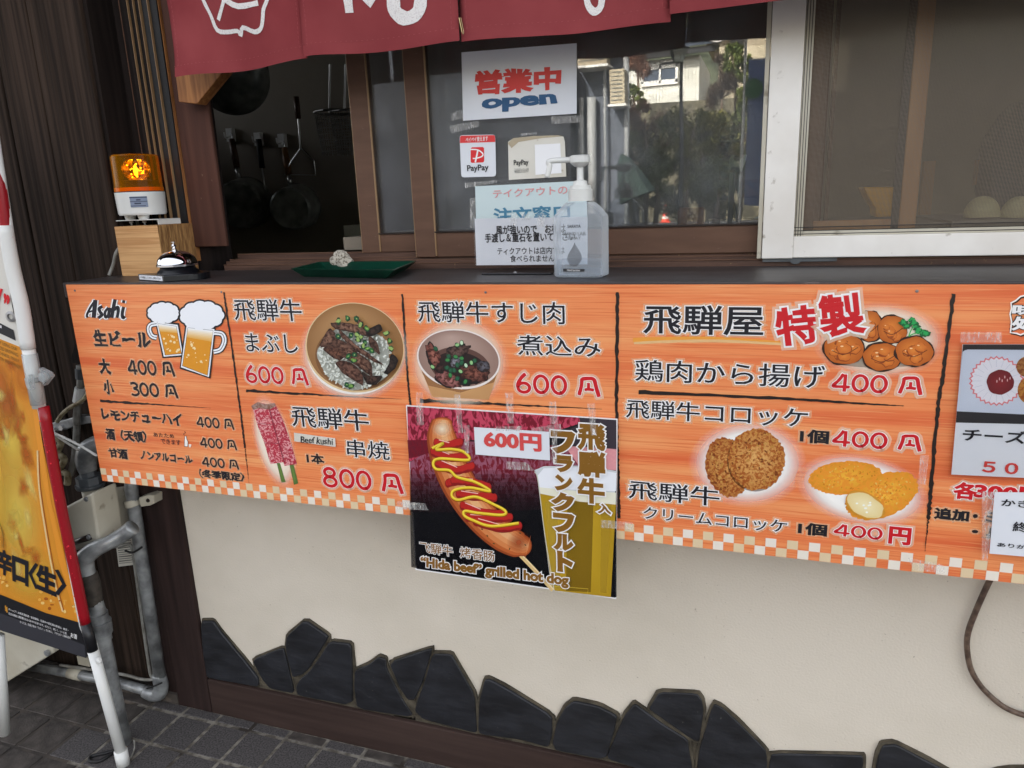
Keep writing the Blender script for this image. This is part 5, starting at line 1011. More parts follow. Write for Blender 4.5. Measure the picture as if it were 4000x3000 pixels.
#@@KITCHEN
# ================================================================== kitchen seen through the openings
YK2 = 3.08
def hook(x, y, label):
    p = cy('B', x, y, YK2); return tag(MB().box(p.x-.018, p.x+.018, YK2-.006, YK2+.018, p.z-.03, p.z+.03).tube(spline([p+Vector((0, -.006, -.01)), p+Vector((0, -.035, -.015)), p+Vector((0, -.04, .01))], 4), .004, 8).build('wall_hook', 'white_plastic'), label, 'hook', 'hooks on the kitchen wall')
hook(450, 795, 'white wall hook holding the left saucepan'); hook(615, 820, 'white wall hook holding the black-handled tool'); hook(755, 828, 'white wall hook holding the right saucepan')
def pan(cx, cyy, hx, hy, rpx, wm, label):
    t = thing('saucepan', label, 'saucepan', 'saucepans hanging in the kitchen'); C0 = cy('B', cx, cyy, YK2-.10); H0 = cy('B', hx, hy, YK2-.03); R = (cy('B', cx+rpx, cyy, YK2-.1)-C0).x
    ax_ = Vector((.28, -.93, -.08)).normalized()
    shade(MB().lathe([(R*.86, .055), (R*.93, .05), (R*.97, 0), (R, -.075), (R*1.03, -.078), (R*.99, -.072), (R*.94, .0), (0, .02), ], 0, 0, 40, 0, ax=ax_, base=C0).lathe([(0, .056), (R*.84, .056), (R*.9, .050)], 0, 0, 40, 0, ax=ax_, base=C0).build('body', 'pan_metal', t), 35)
    rim = C0+Vector((H0.x-C0.x, 0, H0.z-C0.z)).normalized()*R*.98+ax_*-.05; mid = rim.lerp(H0, .28)
    MB().tube([rim, mid], .010, 12).build('ferrule', 'steel', t, smooth=True); MB().tube([mid, mid.lerp(H0, .5), H0], [.014, .017, .013], 14).build('handle', wm, t, smooth=True); MB().tube(spline([H0, H0+Vector((-.006, 0, .015)), H0+Vector((0, 0, .03)), H0+Vector((.006, 0, .015)), H0], 4), .002, 6).build('hanging_loop', 'steel', t)
pan(525, 1200, 460, 820, 122, 'pan_wood_dark', 'left saucepan with dark handle hanging on the dim kitchen wall'); pan(825, 1225, 770, 870, 112, 'pan_wood', 'right saucepan with yellow wood handle hanging on the dim kitchen wall')
a_, b_ = cy('B', 618, 820, YK2-.03), cy('B', 640, 990, YK2-.03); tn = thing('kitchen_tool', 'black-handled kitchen tool hanging between the two saucepans', 'utensil'); MB().tube([a_, b_], .013, 10).build('handle', 'black_matte', tn, smooth=True); MB().tube([b_, b_+Vector((.0, 0, -.2))], .004, 8).build('shaft', 'steel', tn)
sm = thing('wire_skimmer', 'wire masher with a five-sided loop hanging above the right saucepan', 'utensil'); w = lambda *p: cy('B', *p, YK2-.05)
MB().tube([w(840, 570), w(852, 700)], .013, 10).build('handle', 'pan_wood_dark', sm, smooth=True); MB().tube([w(852, 700), w(866, 880)], .004, 8).tube([w(868, 872), w(945, 950), w(955, 1032), w(770, 1028), w(812, 950), w(868, 872)], .003, 8).build('wire', 'steel', sm)
for k, (x, lb) in enumerate(((1060, 'left noodle strainer basket hanging at the top right of the kitchen opening'), (1150, 'right noodle strainer basket half behind the window stile'))):
    t = thing('noodle_strainer', lb, 'strainer', 'noodle strainers in the kitchen'); p = cy('B', x+10, 660, 2.5); R = .075
    MB().tube([cy('B', x-20, 380, 2.5), cy('B', x-25, 655, 2.5)], .004, 8).tube([p+Vector((R*math.cos(a*.5236), R*math.sin(a*.5236), 0)) for a in range(12)], .004, 8, closed=True).build('rim', 'steel', t)
    bk_ = MB()
    for a in range(20): t_ = a*math.pi/10; bk_.tube([p+Vector((R*math.cos(t_), R*math.sin(t_), 0)), p+Vector((R*.8*math.cos(t_), R*.8*math.sin(t_), -.15))], .0012, 4)
    for z in range(8): bk_.tube([p+Vector((R*(1-.025*z)*math.cos(a*.5236), R*(1-.025*z)*math.sin(a*.5236), -.02*z)) for a in range(12)], .0012, 4, closed=True)
    bk_.build('basket', 'steel', t)
fp = thing('black_wok', 'black wok hanging high behind the timber bracket', 'pan'); p = cy('B', 430, 440, 2.4); shade(MB().lathe([(0, .05), (.08, .045), (.13, .01), (.15, -.03), (.145, -.03), (.12, .0), (0, .03)], 0, 0, 36, 0, ax=(.3, -.9, -.3), base=p).build('body', 'pan_metal', fp), 40); MB().tube([p+Vector((-.1, 0, -.08)), p+Vector((-.16, .0, -.26))], .01, 8).build('handle', 'black_matte', fp)
p = cy('B', 1185, 1345, 2.6); tag(MB().box(p.x-.05, p.x+.06, 2.6, 2.68, p.z-.03, p.z+.012).build('small_box', 'paper_old'), 'small pale box low in the kitchen opening beside the stile', 'box')
kc = MB().box(-1.9, 2.4, 1.9, 2.6, .8, .86).box(-1.9, 2.4, 1.95, 2.55, .0, .8).build('kitchen_counter', 'pan_metal'); tag(kc, 'metal kitchen worktop inside behind the window', 'counter')
# behind the right glass pane
p = cy('Y', 1245, 1180, 1.62); R = (cy('Y', 1395, 1180, 1.62)-p).x; zz0 = ZS-.1
sc2 = MB().box(-.9, .6, 1.46, 1.80, p.z-.03, p.z-.002).build('inner_shelf', 'kitchen_wall'); tag(sc2, 'dark shelf inside behind the right window panes', 'shelf')
shade(MB().lathe([(0, p.z), (R*.95, p.z), (R, p.z+.01), (R, cy('Y', 1245, 1030, 1.62).z), (R*.85, cy('Y', 1245, 995, 1.62).z), (0, cy('Y', 1245, 990, 1.62).z)], p.x, 1.62, 30).build('clay_pot', 'copper_pot'), 40); tag(bpy.data.objects['clay_pot'], 'round orange brown pot on the shelf behind the glass', 'pot')
td = thing('tape_cutter', 'steel bottle-opener shaped stand on a pole behind the right of the glass', 'utensil'); w = lambda x, y: cy('Y', x, y, 1.52)
MB().tube([w(1660, 1160), w(1690, 620)], .0055, 8).build('pole', 'steel', td); MB().tube([w(1730, 1130), w(1765, 640)], .0022, 6).build('rod', 'steel', td)
U_ = [w(*q) for q in [(1645, 620), (1650, 500), (1670, 440), (1720, 425), (1700, 460), (1715, 495), (1760, 495), (1795, 460), (1795, 425), (1850, 425), (1830, 510), (1790, 620), (1740, 560), (1690, 560)]]; MB().prism(U_, (0, .012, 0)).build('fork_plate', 'chrome', td, bevel=.001)
for x, y, x2, y2, m_, lb in [(1430, 1120, 1640, 1165, 'picture_dark', 'flat dark packet on the shelf left of the steel pole'), (1780, 1125, 2010, 1160, 'jamb_wood', 'flat red packet on the shelf right of the steel pole')]:
    a_, b_ = cy('Y', x, y, 1.55), cy('Y', x2, y2, 1.55); tag(MB().box(a_.x, b_.x, 1.53, 1.60, b_.z-.002, a_.z).build('packet', m_, None, bevel=.001), lb, 'packet')
q = [cy('Y', *p, 1.56) for p in [(1920, 1110), (2020, 1062), (2030, 1150), (1960, 1150)]]; tag(MB().prism(q, (0, .002, 0)).build('paper_scrap', 'paper'), 'white folded paper beside the flat red packet', 'paper')
# photo menu cards seen dimly behind the glass
mc = thing('menu_cards', 'dim photo menu cards standing inside at the right of the glass', 'menu'); w = lambda x, y: cy('Y', x, y, 1.7)
for (x, y, x2, y2) in [(1560, 90, 1775, 262), (1555, 290, 1770, 450), (1545, 540, 1760, 690), (1530, 760, 1745, 915), (1780, 700, 1985, 890)]:
    a_, b_ = w(x, y), w(x2, y2); MB().box(a_.x, b_.x, 1.7, 1.703, b_.z, a_.z).build('photo_card', 'picture_dark', mc)
# behind the mesh
w = lambda x, y, Y: cy('W', x, y, Y)
a_ = [w(*q, 1.47) for q in [(125, 1275), (362, 1275), (355, 1400), (335, 1478), (215, 1482), (212, 1420), (165, 1350)]]; tag(MB().prism(a_, (0, .09, 0)).build('yellow_tub', 'yellow_plastic', None, bevel=.003), 'yellow tapered tub behind the insect screen', 'tub')
for x, r, lb in ((930, 125, 'left pale domed lid behind the insect screen'), (1180, 125, 'right pale domed lid behind the insect screen, cut by the frame edge')):
    p = w(x, 1480, 1.50); R = (w(x+r, 1480, 1.50)-p).x; o = shade(MB().lathe([(R, 0), (R*1.02, .004)]+[(R*math.cos(t), .004+R*1.15*math.sin(t)) for t in [math.pi/2*k/12 for k in range(1, 13)]], p.x, 1.50, 36, base=(p.x, 1.50, p.z)).build('domed_lid', 'cream_lid'), 60); tag(o, lb, 'lid', 'domed lids behind the screen')
a_ = w(800, 1490, 1.50); tag(MB().box(a_.x-.03, 1.4, 1.43, 1.75, a_.z-.02, a_.z-.001).build('rear_shelf', 'kitchen_wall'), 'dark shelf carrying the two domed lids', 'shelf')
for x, y, x2, y2, lb in ((545, 1100, 530, 1540, 'thin grey wooden bar right of the meeting stile'), (905, 1090, 890, 1260, 'short brown wooden bar above the left domed lid')):
    a_, b_ = w(x, y, 1.9), w(x2, y2, 1.9); tag(MB().box(a_.x, a_.x+.022, 1.9, 1.92, b_.z, a_.z).build('wooden_bar', 'brown_wood'), lb, 'bar')
a_ = [w(*q, 1.8) for q in [(1240, 660), (1215, 690), (1150, 760), (1090, 850), (1040, 920), (1015, 1000), (1000, 1150), (980, 1300), (1010, 1460), (1500, 1460), (1500, 660)]]; tag(MB().prism(a_, (0, .12, 0)).build('grey_cloth', 'coat_cloth', None, bevel=.02), 'large dark grey cloth shape behind the screen at the right edge', 'cloth')
a_, b_ = cy('D', 305, 30, 1.9), cy('D', 540, 75, 1.9); tag(MB().box(a_.x, b_.x, 1.9, 2.0, b_.z, b_.z+.2).build('blind_box', 'cream_lid'), 'cream blind box high behind the insect screen', 'blind')
a_, b_ = cy('D', 312, 80, 1.85), cy('D', 415, 205, 1.85); tag(MB().box(a_.x, b_.x, 1.85, 1.86, b_.z, a_.z).box(a_.x-.004, b_.x+.004, 1.862, 1.866, b_.z-.004, a_.z+.004, 1).build('hanging_panel', ['black_matte', 'cream_lid'], None), 'black panel with pale edge hanging under the cream blind box', 'panel')
#@@LEFT
# ================================================================== pipes, box, banner at the left
def tb(name, pts, r, m, parent, sp=5, seg=16): return MB().tube(spline(pts, sp) if sp else pts, r, seg).build(name, m, parent, smooth=True)
YP = 1.20
gp = thing('gas_pipe', 'thick grey pipe rising from the paving beside the white banner leg', 'pipe')
ft = cz('L', 625, 1520, 0.01); YP1 = ft.y
w = lambda x, y: cy('L', x, y, YP1); print('pipefoot', ft)
tb('pipe', [w(628, 1570), w(560, 1250), w(510, 1000), w(505, 985)], .0172, 'galvanised', gp, 0)
shade(MB().tube([w(512, 1020), w(505, 985)], .0205, 20).tube([w(505, 985), w(496, 925)], .0245, 20).tube([w(496, 925), w(490, 885)], .020, 20).tube([w(490, 890), w(470, 825)], .0178, 20).build('coupling', 'galvanised', gp), 35)
tb('wrapped_joint', [w(468, 835), w(462, 790), w(452, 745), w(440, 690)], [.0205, .0195, .021, .019], 'tape_band', gp, 3)
tb('elbow', [w(437, 700), w(425, 650), w(425, 610), w(455, 578)+Vector((0, .01, 0)), w(500, 558)+Vector((0, .02, 0)), w(540, 535)+Vector((0, .04, 0)), w(572, 505)+Vector((0, .05, 0))], [.018, .0185, .0205, .019, .016, .0175, .0175], 'galvanised', gp)
ub = thing('meter_box', 'cream plastic gas control box on the siding behind the banner', 'box'); w = lambda x, y: cy('L', x, y, 1.17)
fr = [w(310, 290), w(455, 285), w(495, 545), w(372, 578), w(300, 560)]; MB().prism([cy('L', *q, 1.135) for q in [(300, 370), (455, 288), (495, 545), (372, 578), (290, 560)]], (0, .07, 0)).build('housing', 'cream_plastic', ub, bevel=.006, seg=3)
MB().prism([cy('L', *q, 1.215) for q in [(440, 300), (548, 290), (582, 470), (545, 505), (470, 530)]], (0, .05, 0)).build('back_plate', 'cream_plastic', ub, bevel=.005, seg=3)
MB().tube([cy('L', 358, 538, 1.132), cy('L', 448, 508, 1.132)], .007, 10).build('recess_slot', 'aluminium_dark', ub, smooth=True)
for x, y, Y in ((430, 318, 1.134), (443, 508, 1.126), (533, 478, 1.214), (545, 312, 1.214)): MB().lathe([(0, 0), (.006, 0), (.005, .003), (0, .0035)], 0, 0, 12, 0, ax=(0, -1, 0), base=cy('L', x, y, Y)).build('screw', 'galvanised', ub)
w = lambda x, y: cy('L', x, y, 1.19)
tb('spigot', [w(478, 350), w(458, 262)], .023, 'cream_plastic', ub, 0, 24)
nn = MB(); nn.lathe([(0, 0), (.030, 0), (.032, .006), (.032, .009), (0, .009)], 0, 0, 24, 0, base=w(452, 258)).lathe([(0, .009), (.028, .009), (.028, .028), (0, .028)], 0, 0, 8, 0, base=w(452, 258)).lathe([(0, .028), (.018, .028), (.018, .05), (0, .05)], 0, 0, 8, 0, base=w(452, 258)); nn.build('pipe_nut', 'grey_fitting', ub)
tb('pipe_elbow', [w(440, 180), w(432, 150), w(430, 110), w(445, 70), w(490, 45)+Vector((0, .02, 0)), w(540, 40)+Vector((0, .05, 0))], [.019, .022, .023, .023, .022, .020], 'galvanised', ub)
cp2 = thing('conduit_pipe', 'thin grey wall pipe running down the siding and turning left at the ground', 'pipe'); w = lambda x, y: cy('L', x, y, 1.245)
tb('pipe', [w(650, 150), w(655, 270), w(710, 640), w(798, 1215)], .0150, 'galvanised', cp2, 0)
tb('elbow', [w(790, 1190), w(802, 1245), w(795, 1285), w(760, 1290), w(725, 1275)], [.0165, .018, .018, .018, .0165], 'galvanised', cp2)
tb('pipe', [w(735, 1275), w(600, 1235), w(380, 1190), w(150, 1150)], .0125, 'galvanised', cp2, 0)
MB().tube([w(405, 1195), w(350, 1182)], .0155, 16).build('sleeve', 'cream_plastic', cp2, smooth=True)
cl_ = MB().tube([w(655, 318), w(668, 352)], .0185, 20, cap=True).prism([cy('L', *q, 1.235) for q in [(690, 312), (740, 298), (765, 302), (766, 342), (745, 352), (700, 358)]], (0, .03, 0)); cl_.build('pipe_clamp', 'cream_plastic', cp2, bevel=.002); MB().lathe([(0, 0), (.005, 0), (.004, .003), (0, .004)], 0, 0, 12, 0, ax=(0, -1, 0), base=cy('L', 738, 325, 1.234)).build('clamp_screw', 'aluminium_dark', cp2)
tb('cable_tie', [w(650, 560)+Vector((0, -.016, 0)), w(690, 568)+Vector((0, -.018, 0)), w(730, 545)+Vector((0, -.014, 0))], .0025, 'black_matte', cp2); tb('cable_tie', [w(760, 1240)+Vector((0, -.018, 0)), w(800, 1225)+Vector((0, -.020, 0)), w(830, 1215)+Vector((0, -.016, 0))], .0022, 'black_matte', cp2)
tb('cable', [w(540, 560), w(600, 552), w(650, 548), w(668, 620), w(700, 850), w(735, 1100), w(750, 1190), w(765, 1215), w(700, 1215), w(600, 1190), w(300, 1145)], .004, 'cable_grey', cp2)
pst = sheet('inspection_label', PY(1.276), 'V', [(580, 1105), (900, 1062), (936, 1415), (625, 1455)], 'paper_old', None, .0006); tag(pst, 'printed white inspection label stuck on the siding behind the thin pipe', 'label')
Pl = Pic(PY(1.276), .0010, 'V')
for k in range(16):
    y = 1125+k*20; Pl.stroke([(600+k*2, y), (728+k*2, y-14)], 5 if k % 2 else 8, (96, 92, 86), sp=0, rough=.6)
    Pl.stroke([(865+k*2.2, y-40), (890+k*2.2, y-43)], 8, (110, 104, 98), sp=0)
Pl.done('label_print', pst); T(pst, PY(1.276), 'V', 'マイコンメーター S型', 0, 0, quad=[(592, 1112), (728, 1096), (730, 1112), (594, 1128)], bold=.03, base=.0016)
# bracket, cables, ties behind
w = lambda x, y: cy('V', x, y, 1.255)
brk = MB().prism([w(*q) for q in [(0, 125), (130, 95), (240, 60), (370, 60), (370, 125), (250, 145), (140, 185), (0, 215)]], (0, .02, 0)).build('steel_channel', 'galvanised', None, bevel=.002); tag(brk, 'grey steel channel bolted on the siding behind the banner', 'bracket')
for x, y in ((35, 182), (105, 165)): MB().lathe([(0, 0), (.007, 0), (.007, .006), (0, .006)], 0, 0, 6, 0, ax=(0, -1, 0), base=w(x, y)).build('bolt', 'steel', brk)
hs = thing('grey_hose', 'thin grey drain hose hanging on the dark siding', 'hose'); tb('tube', [cy('S', *q, 1.25) for q in [(1035, 920), (1045, 1100), (1030, 1300), (1000, 1500), (990, 1650)]]+[cy('V', *q, 1.255) for q in [(240, 150), (215, 450), (180, 600)]], .008, 'cable_grey', hs)
MB().tube([cy('S', 1040, 960, 1.25), cy('S', 1045, 1090, 1.25)], .011, 12).build('coil_guard', 'grey_fitting', hs); MB().tube([cy('S', 1042, 1215, 1.248), cy('S', 1012, 1390, 1.248)], .012, 12).build('printed_sleeve', 'white_plastic', hs)
MB().prism([cy('S', *q, 1.24) for q in [(975, 640), (1060, 640), (1060, 900), (920, 885), (930, 790)]], (0, .03, 0)).build('hood', 'siding_dark', hs)
tag(tb('cream_cable', [cy('S', *q, 1.235) for q in [(740, 1650), (800, 1560), (900, 1470), (1010, 1410), (1100, 1340), (1150, 1240)]], .0048, 'cable_cream', None), 'old cream cable curving behind the board corner', 'cable')
tag(tb('cable_bundle', [cy('V', *q, 1.24) for q in [(20, 250), (90, 300), (60, 400), (120, 460), (80, 560), (150, 600), (150, 690)]], .008, 'cable_cream', None), 'dirty tangled cable bundle behind the red banner edge', 'cable')
zt_ = thing('zip_tie', 'long translucent zip tie from the banner to the grey elbow', 'cable tie'); w = lambda x, y, Y: cy('V', x, y, Y)
tb('strap', [w(10, 210, 1.09), w(140, 270, 1.11), w(280, 340, 1.135), w(425, 430, 1.15)], .0028, 'white_plastic', zt_); tb('strap', [w(10, 215, 1.09), w(120, 290, 1.12), w(255, 375, 1.16)], .0028, 'white_plastic', zt_); MB().box(w(5, 212, 1.09).x-.004, w(5, 212, 1.09).x+.006, 1.083, 1.093, w(5, 212, 1.09).z-.005, w(5, 212, 1.09).z+.006).build('tie_head', 'white_plastic', zt_)
# outdoor unit box low left
w = lambda x, y, Y: cy('L', x, y, Y)
ou = thing('utility_cabinet', 'beige metal cabinet low behind the banner', 'cabinet'); q = [w(-250, 900, 1.15), w(260, 980, 1.15), w(268, 1085, 1.15), w(20, 1240, 1.15), w(-250, 1250, 1.15)]; MB().prism(q, (0, .09, 0)).build('panel', 'cream_plastic', ou, bevel=.003); MB().lathe([(0, 0), (.008, 0), (.008, .006), (0, .006)], 0, 0, 12, 0, ax=(0, -1, 0), base=w(240, 1082, 1.148)).build('bolt', 'galvanised', ou)
tag(MB().box(w(382, 1105, 1.25).x, w(436, 1105, 1.25).x, 1.25, 1.258, w(400, 1145, 1.25).z, w(400, 1105, 1.25).z).build('small_plate', 'cream_plastic', None, bevel=.001), 'small pale metal plate with a hole beside the banner leg', 'plate')
# banner on its stand
lf = cz('L', 612, 1640, .002); YL = lf.y; print('leg', lf)
bn = thing('beer_banner', 'tall beer banner with gold and red print on a white tube stand', 'banner')
PNn = Plane((lf.x, YL, 0), (.17, -1, 0)); w = lambda x, y, o=0.: PNn.hit(x, y, o)
leg0 = cy('L', 615, 1640, YL); leg1 = cy('L', 455, 1040, YL)
tb('leg', [leg0+Vector((0, 0, .035)), leg1, ], .0118, 'white_plastic', bn, 0, 20); tb('leg_foot', [leg0, leg0+Vector((0, 0, .038))], .0145, 'white_plastic', bn, 0, 20)
MB().lathe([(0, 0), (.008, 0), (.008, .004), (0, .006)], 0, 0, 16, 0, ax=(0, -1, 0), base=cy('L', 495, 1122, YL-.016)).build('button', 'white_plastic', bn)
tb('post', [cy('L', 455, 1040, YL), at_y(325, 2440, YL), at_y(165, 1600, YL), at_y(50, 1000, YL), at_y(-30, 480, YL)], .0085, 'white_plastic', bn, 0, 20)
lg2 = [cy('L', 22, 1485, 1.02), cy('L', -10, 1000, 1.02)]; tb('leg', lg2, .013, 'white_plastic', bn, 0, 16)
# cloth front (quads following the photographed print edges), bent back round the post
edge = [(0, 660), (20, 860), (48, 1000), (85, 1180), (130, 1380), (175, 1600), (240, 1940), (300, 2240), (345, 2430), (395, 2545)]   # outer right edge of cloth
inner = [(-60, 660), (-30, 860), (0, 900), (30, 1180), (95, 1420), (128, 1600), (172, 1940), (250, 2240), (312, 2430), (330, 2565)]
def bcol(y, which):
    return None
BP = Pic(PNn, .0, 'Z')
lx = -420
def L2(a, b, t): return (a[0]+(b[0]-a[0])*t, a[1]+(b[1]-a[1])*t)
# white upper field, gold field, dark base, red edge
BP.poly([(lx, 300), (-10, 620), (0, 900), (48, 1200), (78, 1335), (90, 1360), (-60, 1300), (lx, 1150)], (214, 210, 202))
BP.poly([(lx, 1150), (-60, 1300), (90, 1360), (120, 1500), (200, 1900), (268, 2240), (322, 2436), (180, 2400), (0, 2330), (lx, 2170)], (214, 140, 40))
for x, y, a_, b_, col in ((40, 1700, 90, 240, (226, 196, 80)), (60, 2000, 110, 260, (230, 204, 90)), (-40, 1850, 90, 400, (220, 180, 66)), (120, 2250, 130, 120, (226, 186, 70)), (0, 1500, 60, 120, (190, 104, 34)), (90, 1480, 50, 100, (206, 120, 36)), (30, 1600, 50, 90, (180, 96, 40))): BP.ell(x, y, a_, b_, col, rot=-.2, n=24, a=0., ac=.9)
rg = random.Random(5)
for k in range(60):
    x, y = rg.uniform(-120, 150), rg.uniform(1420, 2250)
    if x > 60+(y-1400)*.2: continue
    BP.ell(x, y, rg.uniform(10, 34), rg.uniform(20, 80), rg.choice([(226, 200, 90), (206, 128, 40), (186, 92, 28), (236, 214, 120)]), rot=rg.uniform(-.5, .1), n=16, a=.0, ac=.75, wob=.6)
BP.poly([(100, 1400), (140, 1560), (200, 1960), (268, 2240), (322, 2440), (300, 2428), (232, 2200), (160, 1840)], (226, 146, 44)).stroke([(146, 1760), (152, 1900), (178, 2080), (215, 2280), (245, 2390)], 6, (250, 232, 176), a=.6).stroke([(152, 1760), (158, 1900), (185, 2080), (221, 2270), (250, 2390)], 3, (150, 76, 24)).stroke([(176, 1640), (215, 1900), (262, 2150), (312, 2420)], 6, (250, 236, 190), a=.8)
for k in range(40):
    x = rg.uniform(150, 300) if k % 2 else rg.uniform(-60, 30); y = (2330+(x-150)*.5 if k % 2 else 2290)+rg.uniform(-40, 30); BP.ell(x, y, rg.uniform(3, 9), rg.uniform(2, 8), rg.choice([(250, 214, 130), (170, 90, 26), (240, 180, 80)]), n=8, a=.8)
BP.stroke([(-20, 2000), (10, 2080), (12, 2140)], 5, (140, 110, 40), a=.6)
BP
BP.poly([(0, 2322), (180, 2395), (318, 2434), (344, 2440), (366, 2545), (334, 2570), (150, 2510), (0, 2460), (lx, 2330), (lx, 2165)], (26, 26, 30))
BP.poly([(0, 2395), (330, 2520), (334, 2570), (0, 2462), (lx, 2330), (lx, 2265)], (54, 54, 60))
BP.poly([(-60, 620), (0, 640), (24, 880), (52, 930), (0, 872), (-40, 850)], (186, 12, 34))
BP.done('banner_cloth', bn)
P_ = [w(*q, -.004) for q in [(lx, 300), (-10, 620), (0, 900), (70, 1340), (130, 1600), (200, 1900), (322, 2434), (350, 2538), (334, 2568), (0, 2458), (lx, 2328)]]; MB().prism(P_, -PNn.n*.0015).build('cloth_backing', 'siding_side', bn)
flat('print_red', (150, 8, 26), .35); flat('print_black', (26, 26, 30), .4)
tb('printed_edge', [at_y(170, 1588, YL-.002), at_y(235, 1960, YL-.002), at_y(290, 2220, YL-.002), at_y(334, 2434, YL-.002)], .0108, 'print_red', bn, 5, 20)
tb('printed_edge', [at_y(334, 2434, YL-.002), at_y(362, 2540, YL-.002)], [.0112, .0115], 'print_black', bn, 0, 20); tb('printed_edge', [at_y(-55, 480, YL-.002), at_y(0, 720, YL-.002), at_y(26, 900, YL-.002)], .0108, 'print_red', bn, 5, 20)
dm_ = MB()
for k in range(34):
    t = rg.random(); pc0 = at_y(170+160*t, 1600+820*t, YL-.002); r = rg.uniform(.0007, .0022); a_ = rg.uniform(-2.4, -.9); dm_.lathe([(r, 0), (r*.7, r*.35), (0, r*.45)], 0, 0, 10, 0, ax=(math.cos(a_), math.sin(a_), 0), base=pc0+Vector((math.cos(a_), math.sin(a_), 0))*.0107)
flat('print_red_light', (230, 40, 56), .3); dm_.build('printed_droplets', 'print_red_light', bn)
# white sleeve at the pole: upper soft sleeve and lower plastic sleeve
tb('pole_sleeve', [at_y(20, 880, YL-.004), at_y(50, 1050, YL-.004), at_y(85, 1200, YL-.004), at_y(110, 1362, YL-.004)], [.0125, .0135, .0140, .0138], 'sleeve_cloth' if 'sleeve_cloth' in MATS else 'white_plastic', bn, 4, 20)
tb('pole_tube', [at_y(109, 1350, YL-.004), at_y(152, 1592, YL-.004)], .0122, 'white_plastic', bn, 0, 20)
ck = thing('tube_clamp', 'clear plastic clamp round the white banner tube', 'clamp'); tb('shell', [at_y(115, 1382, YL-.006), at_y(150, 1578, YL-.006)], .0145, 'clear_clamp', ck, 0, 20); tb('collar', [at_y(133, 1474, YL-.006), at_y(136, 1490, YL-.006)], .0168, 'clear_clamp', ck, 0, 20)
q = [cy('S', *p, YL-.01) for p in [(490, 955), (620, 1020), (652, 1070), (625, 1110), (555, 1195), (525, 1080)]]; MB().prism(q, (0, .012, 0)).build('lug', 'clear_clamp', ck, bevel=.002); shade(MB().lathe([(0, 0), (.011, 0), (.010, .006), (0, .008)], 0, 0, 20, 0, ax=(0, -1, 0), base=cy('S', 572, 1068, YL-.011)).build('thumb_wheel', 'clear_clamp', ck), 40)
q = [cy('S', *p, YL-.032) for p in [(315, 1050), (375, 1045), (390, 1150), (395, 1250), (350, 1245), (318, 1160)]]; MB().prism(q, (0, .012, 0)).build('hinge', 'clear_clamp', ck, bevel=.003)
shade(MB().lathe([(.006, 0), (.0105, .001), (.011, .003), (.006, .004)], 0, 0, 24, 0, ax=(.17, -1, 0), base=w(45, 1236, .0005)).build('eyelet', 'steel', bn), 40)
KBn = dict(base=.0016)
T(bn, PNn, 'U', '辛', 0, 0, quad=[(-22, 395), (122, 455), (122, 700), (-22, 640)], bold=.05, **KBn); T(bn, PNn, 'U', '口', 0, 0, quad=[(140, 483), (298, 545), (298, 792), (145, 730)], bold=.05, **KBn); T(bn, PNn, 'U', '〈', 0, 0, quad=[(318, 545), (400, 565), (400, 825), (318, 780)], bold=.04, **KBn)
T(bn, PNn, 'U', '生', 0, 0, quad=[(400, 565), (602, 640), (602, 900), (412, 820)], bold=.05, **KBn); T(bn, PNn, 'U', '〉', 0, 0, quad=[(610, 628), (706, 660), (706, 920), (610, 880)], bold=.04, **KBn)
for k, s_ in enumerate(['INGREDIENTS BY USING OUR', 'MOST ADVANCED BREWING', 'EXCELLENT RICHNESS, TRULY', 'SMOOTH AND SATIN SMOOTHNESS']): x0, y0, x1, y1 = [(-250, 520, 220, 690), (-250, 590, 235, 765), (-250, 655, 250, 845), (-250, 715, 265, 925)][k]; T(bn, PNn, 'S', s_, 0, 0, quad=[(x0, y0-20), (x1, y1), (x1, y1+42), (x0, y0+24)], ink='ink_brown', bold=.01, **KBn)
T(bn, PNn, 'S', '”', 0, 0, quad=[(55, 0), (118, 30), (118, 115), (60, 95)], ink='ink_red', bold=.05, **KBn); T(bn, PNn, 'S', 'DRY', 0, 0, quad=[(-330, -190), (30, -60), (30, 320), (-330, 120)], ink='ink_red', bold=.02, **KBn)
xb_ = Pic(PNn, .0012, 'S'); xb_.poly([(-200, 290), (0, 372), (175, 462), (205, 600), (0, 505), (-200, 420)], (36, 36, 40)); xb_.poly([(0, 398), (20, 405), (20, 440), (0, 432)], (220, 220, 220)); xb_.done('dark_band', bn)
T(bn, PNn, 'U', 'ストップ！20歳未満飲酒・飲酒運転。妊娠中や授乳期の飲酒は、胎児・', 0, 0, quad=[(92, 1035), (740, 1265), (740, 1290), (92, 1060)], ink='ink_white', bold=0., **KBn); T(bn, PNn, 'U', '乳児の発育に悪影響を与えるおそれがあります。ほどよく、楽しく、いいお酒。', 0, 0, quad=[(95, 1080), (725, 1300), (725, 1325), (95, 1108)], ink='ink_white', bold=0., **KBn)
T(bn, PNn, 'U', 'すべては、お客さまの「うまい！」のために。 アサヒビール株式会社', 0, 0, quad=[(215, 1170), (765, 1345), (765, 1372), (215, 1200)], ink='ink_white', bold=0., **KBn)
hd = Pic(PNn, .0012, 'U'); hd.ell(796, 1338, 42, 54, (220, 220, 220), n=30).ell(796, 1338, 38, 50, (28, 28, 32), n=30).ell(55, 1090, 32, 46, (214, 150, 50), n=20)
for x, y in ((28, 1020), (42, 1005), (58, 1010), (72, 1025)): hd.stroke([(x, y), (x+4, y+60)], 12, (214, 150, 50), sp=2)
hd.done('warning_print', bn); T(bn, PNn, 'U', 'お酒', 0, 0, quad=[(765, 1300), (832, 1325), (832, 1375), (765, 1350)], ink='ink_white', bold=.01, base=.0022)
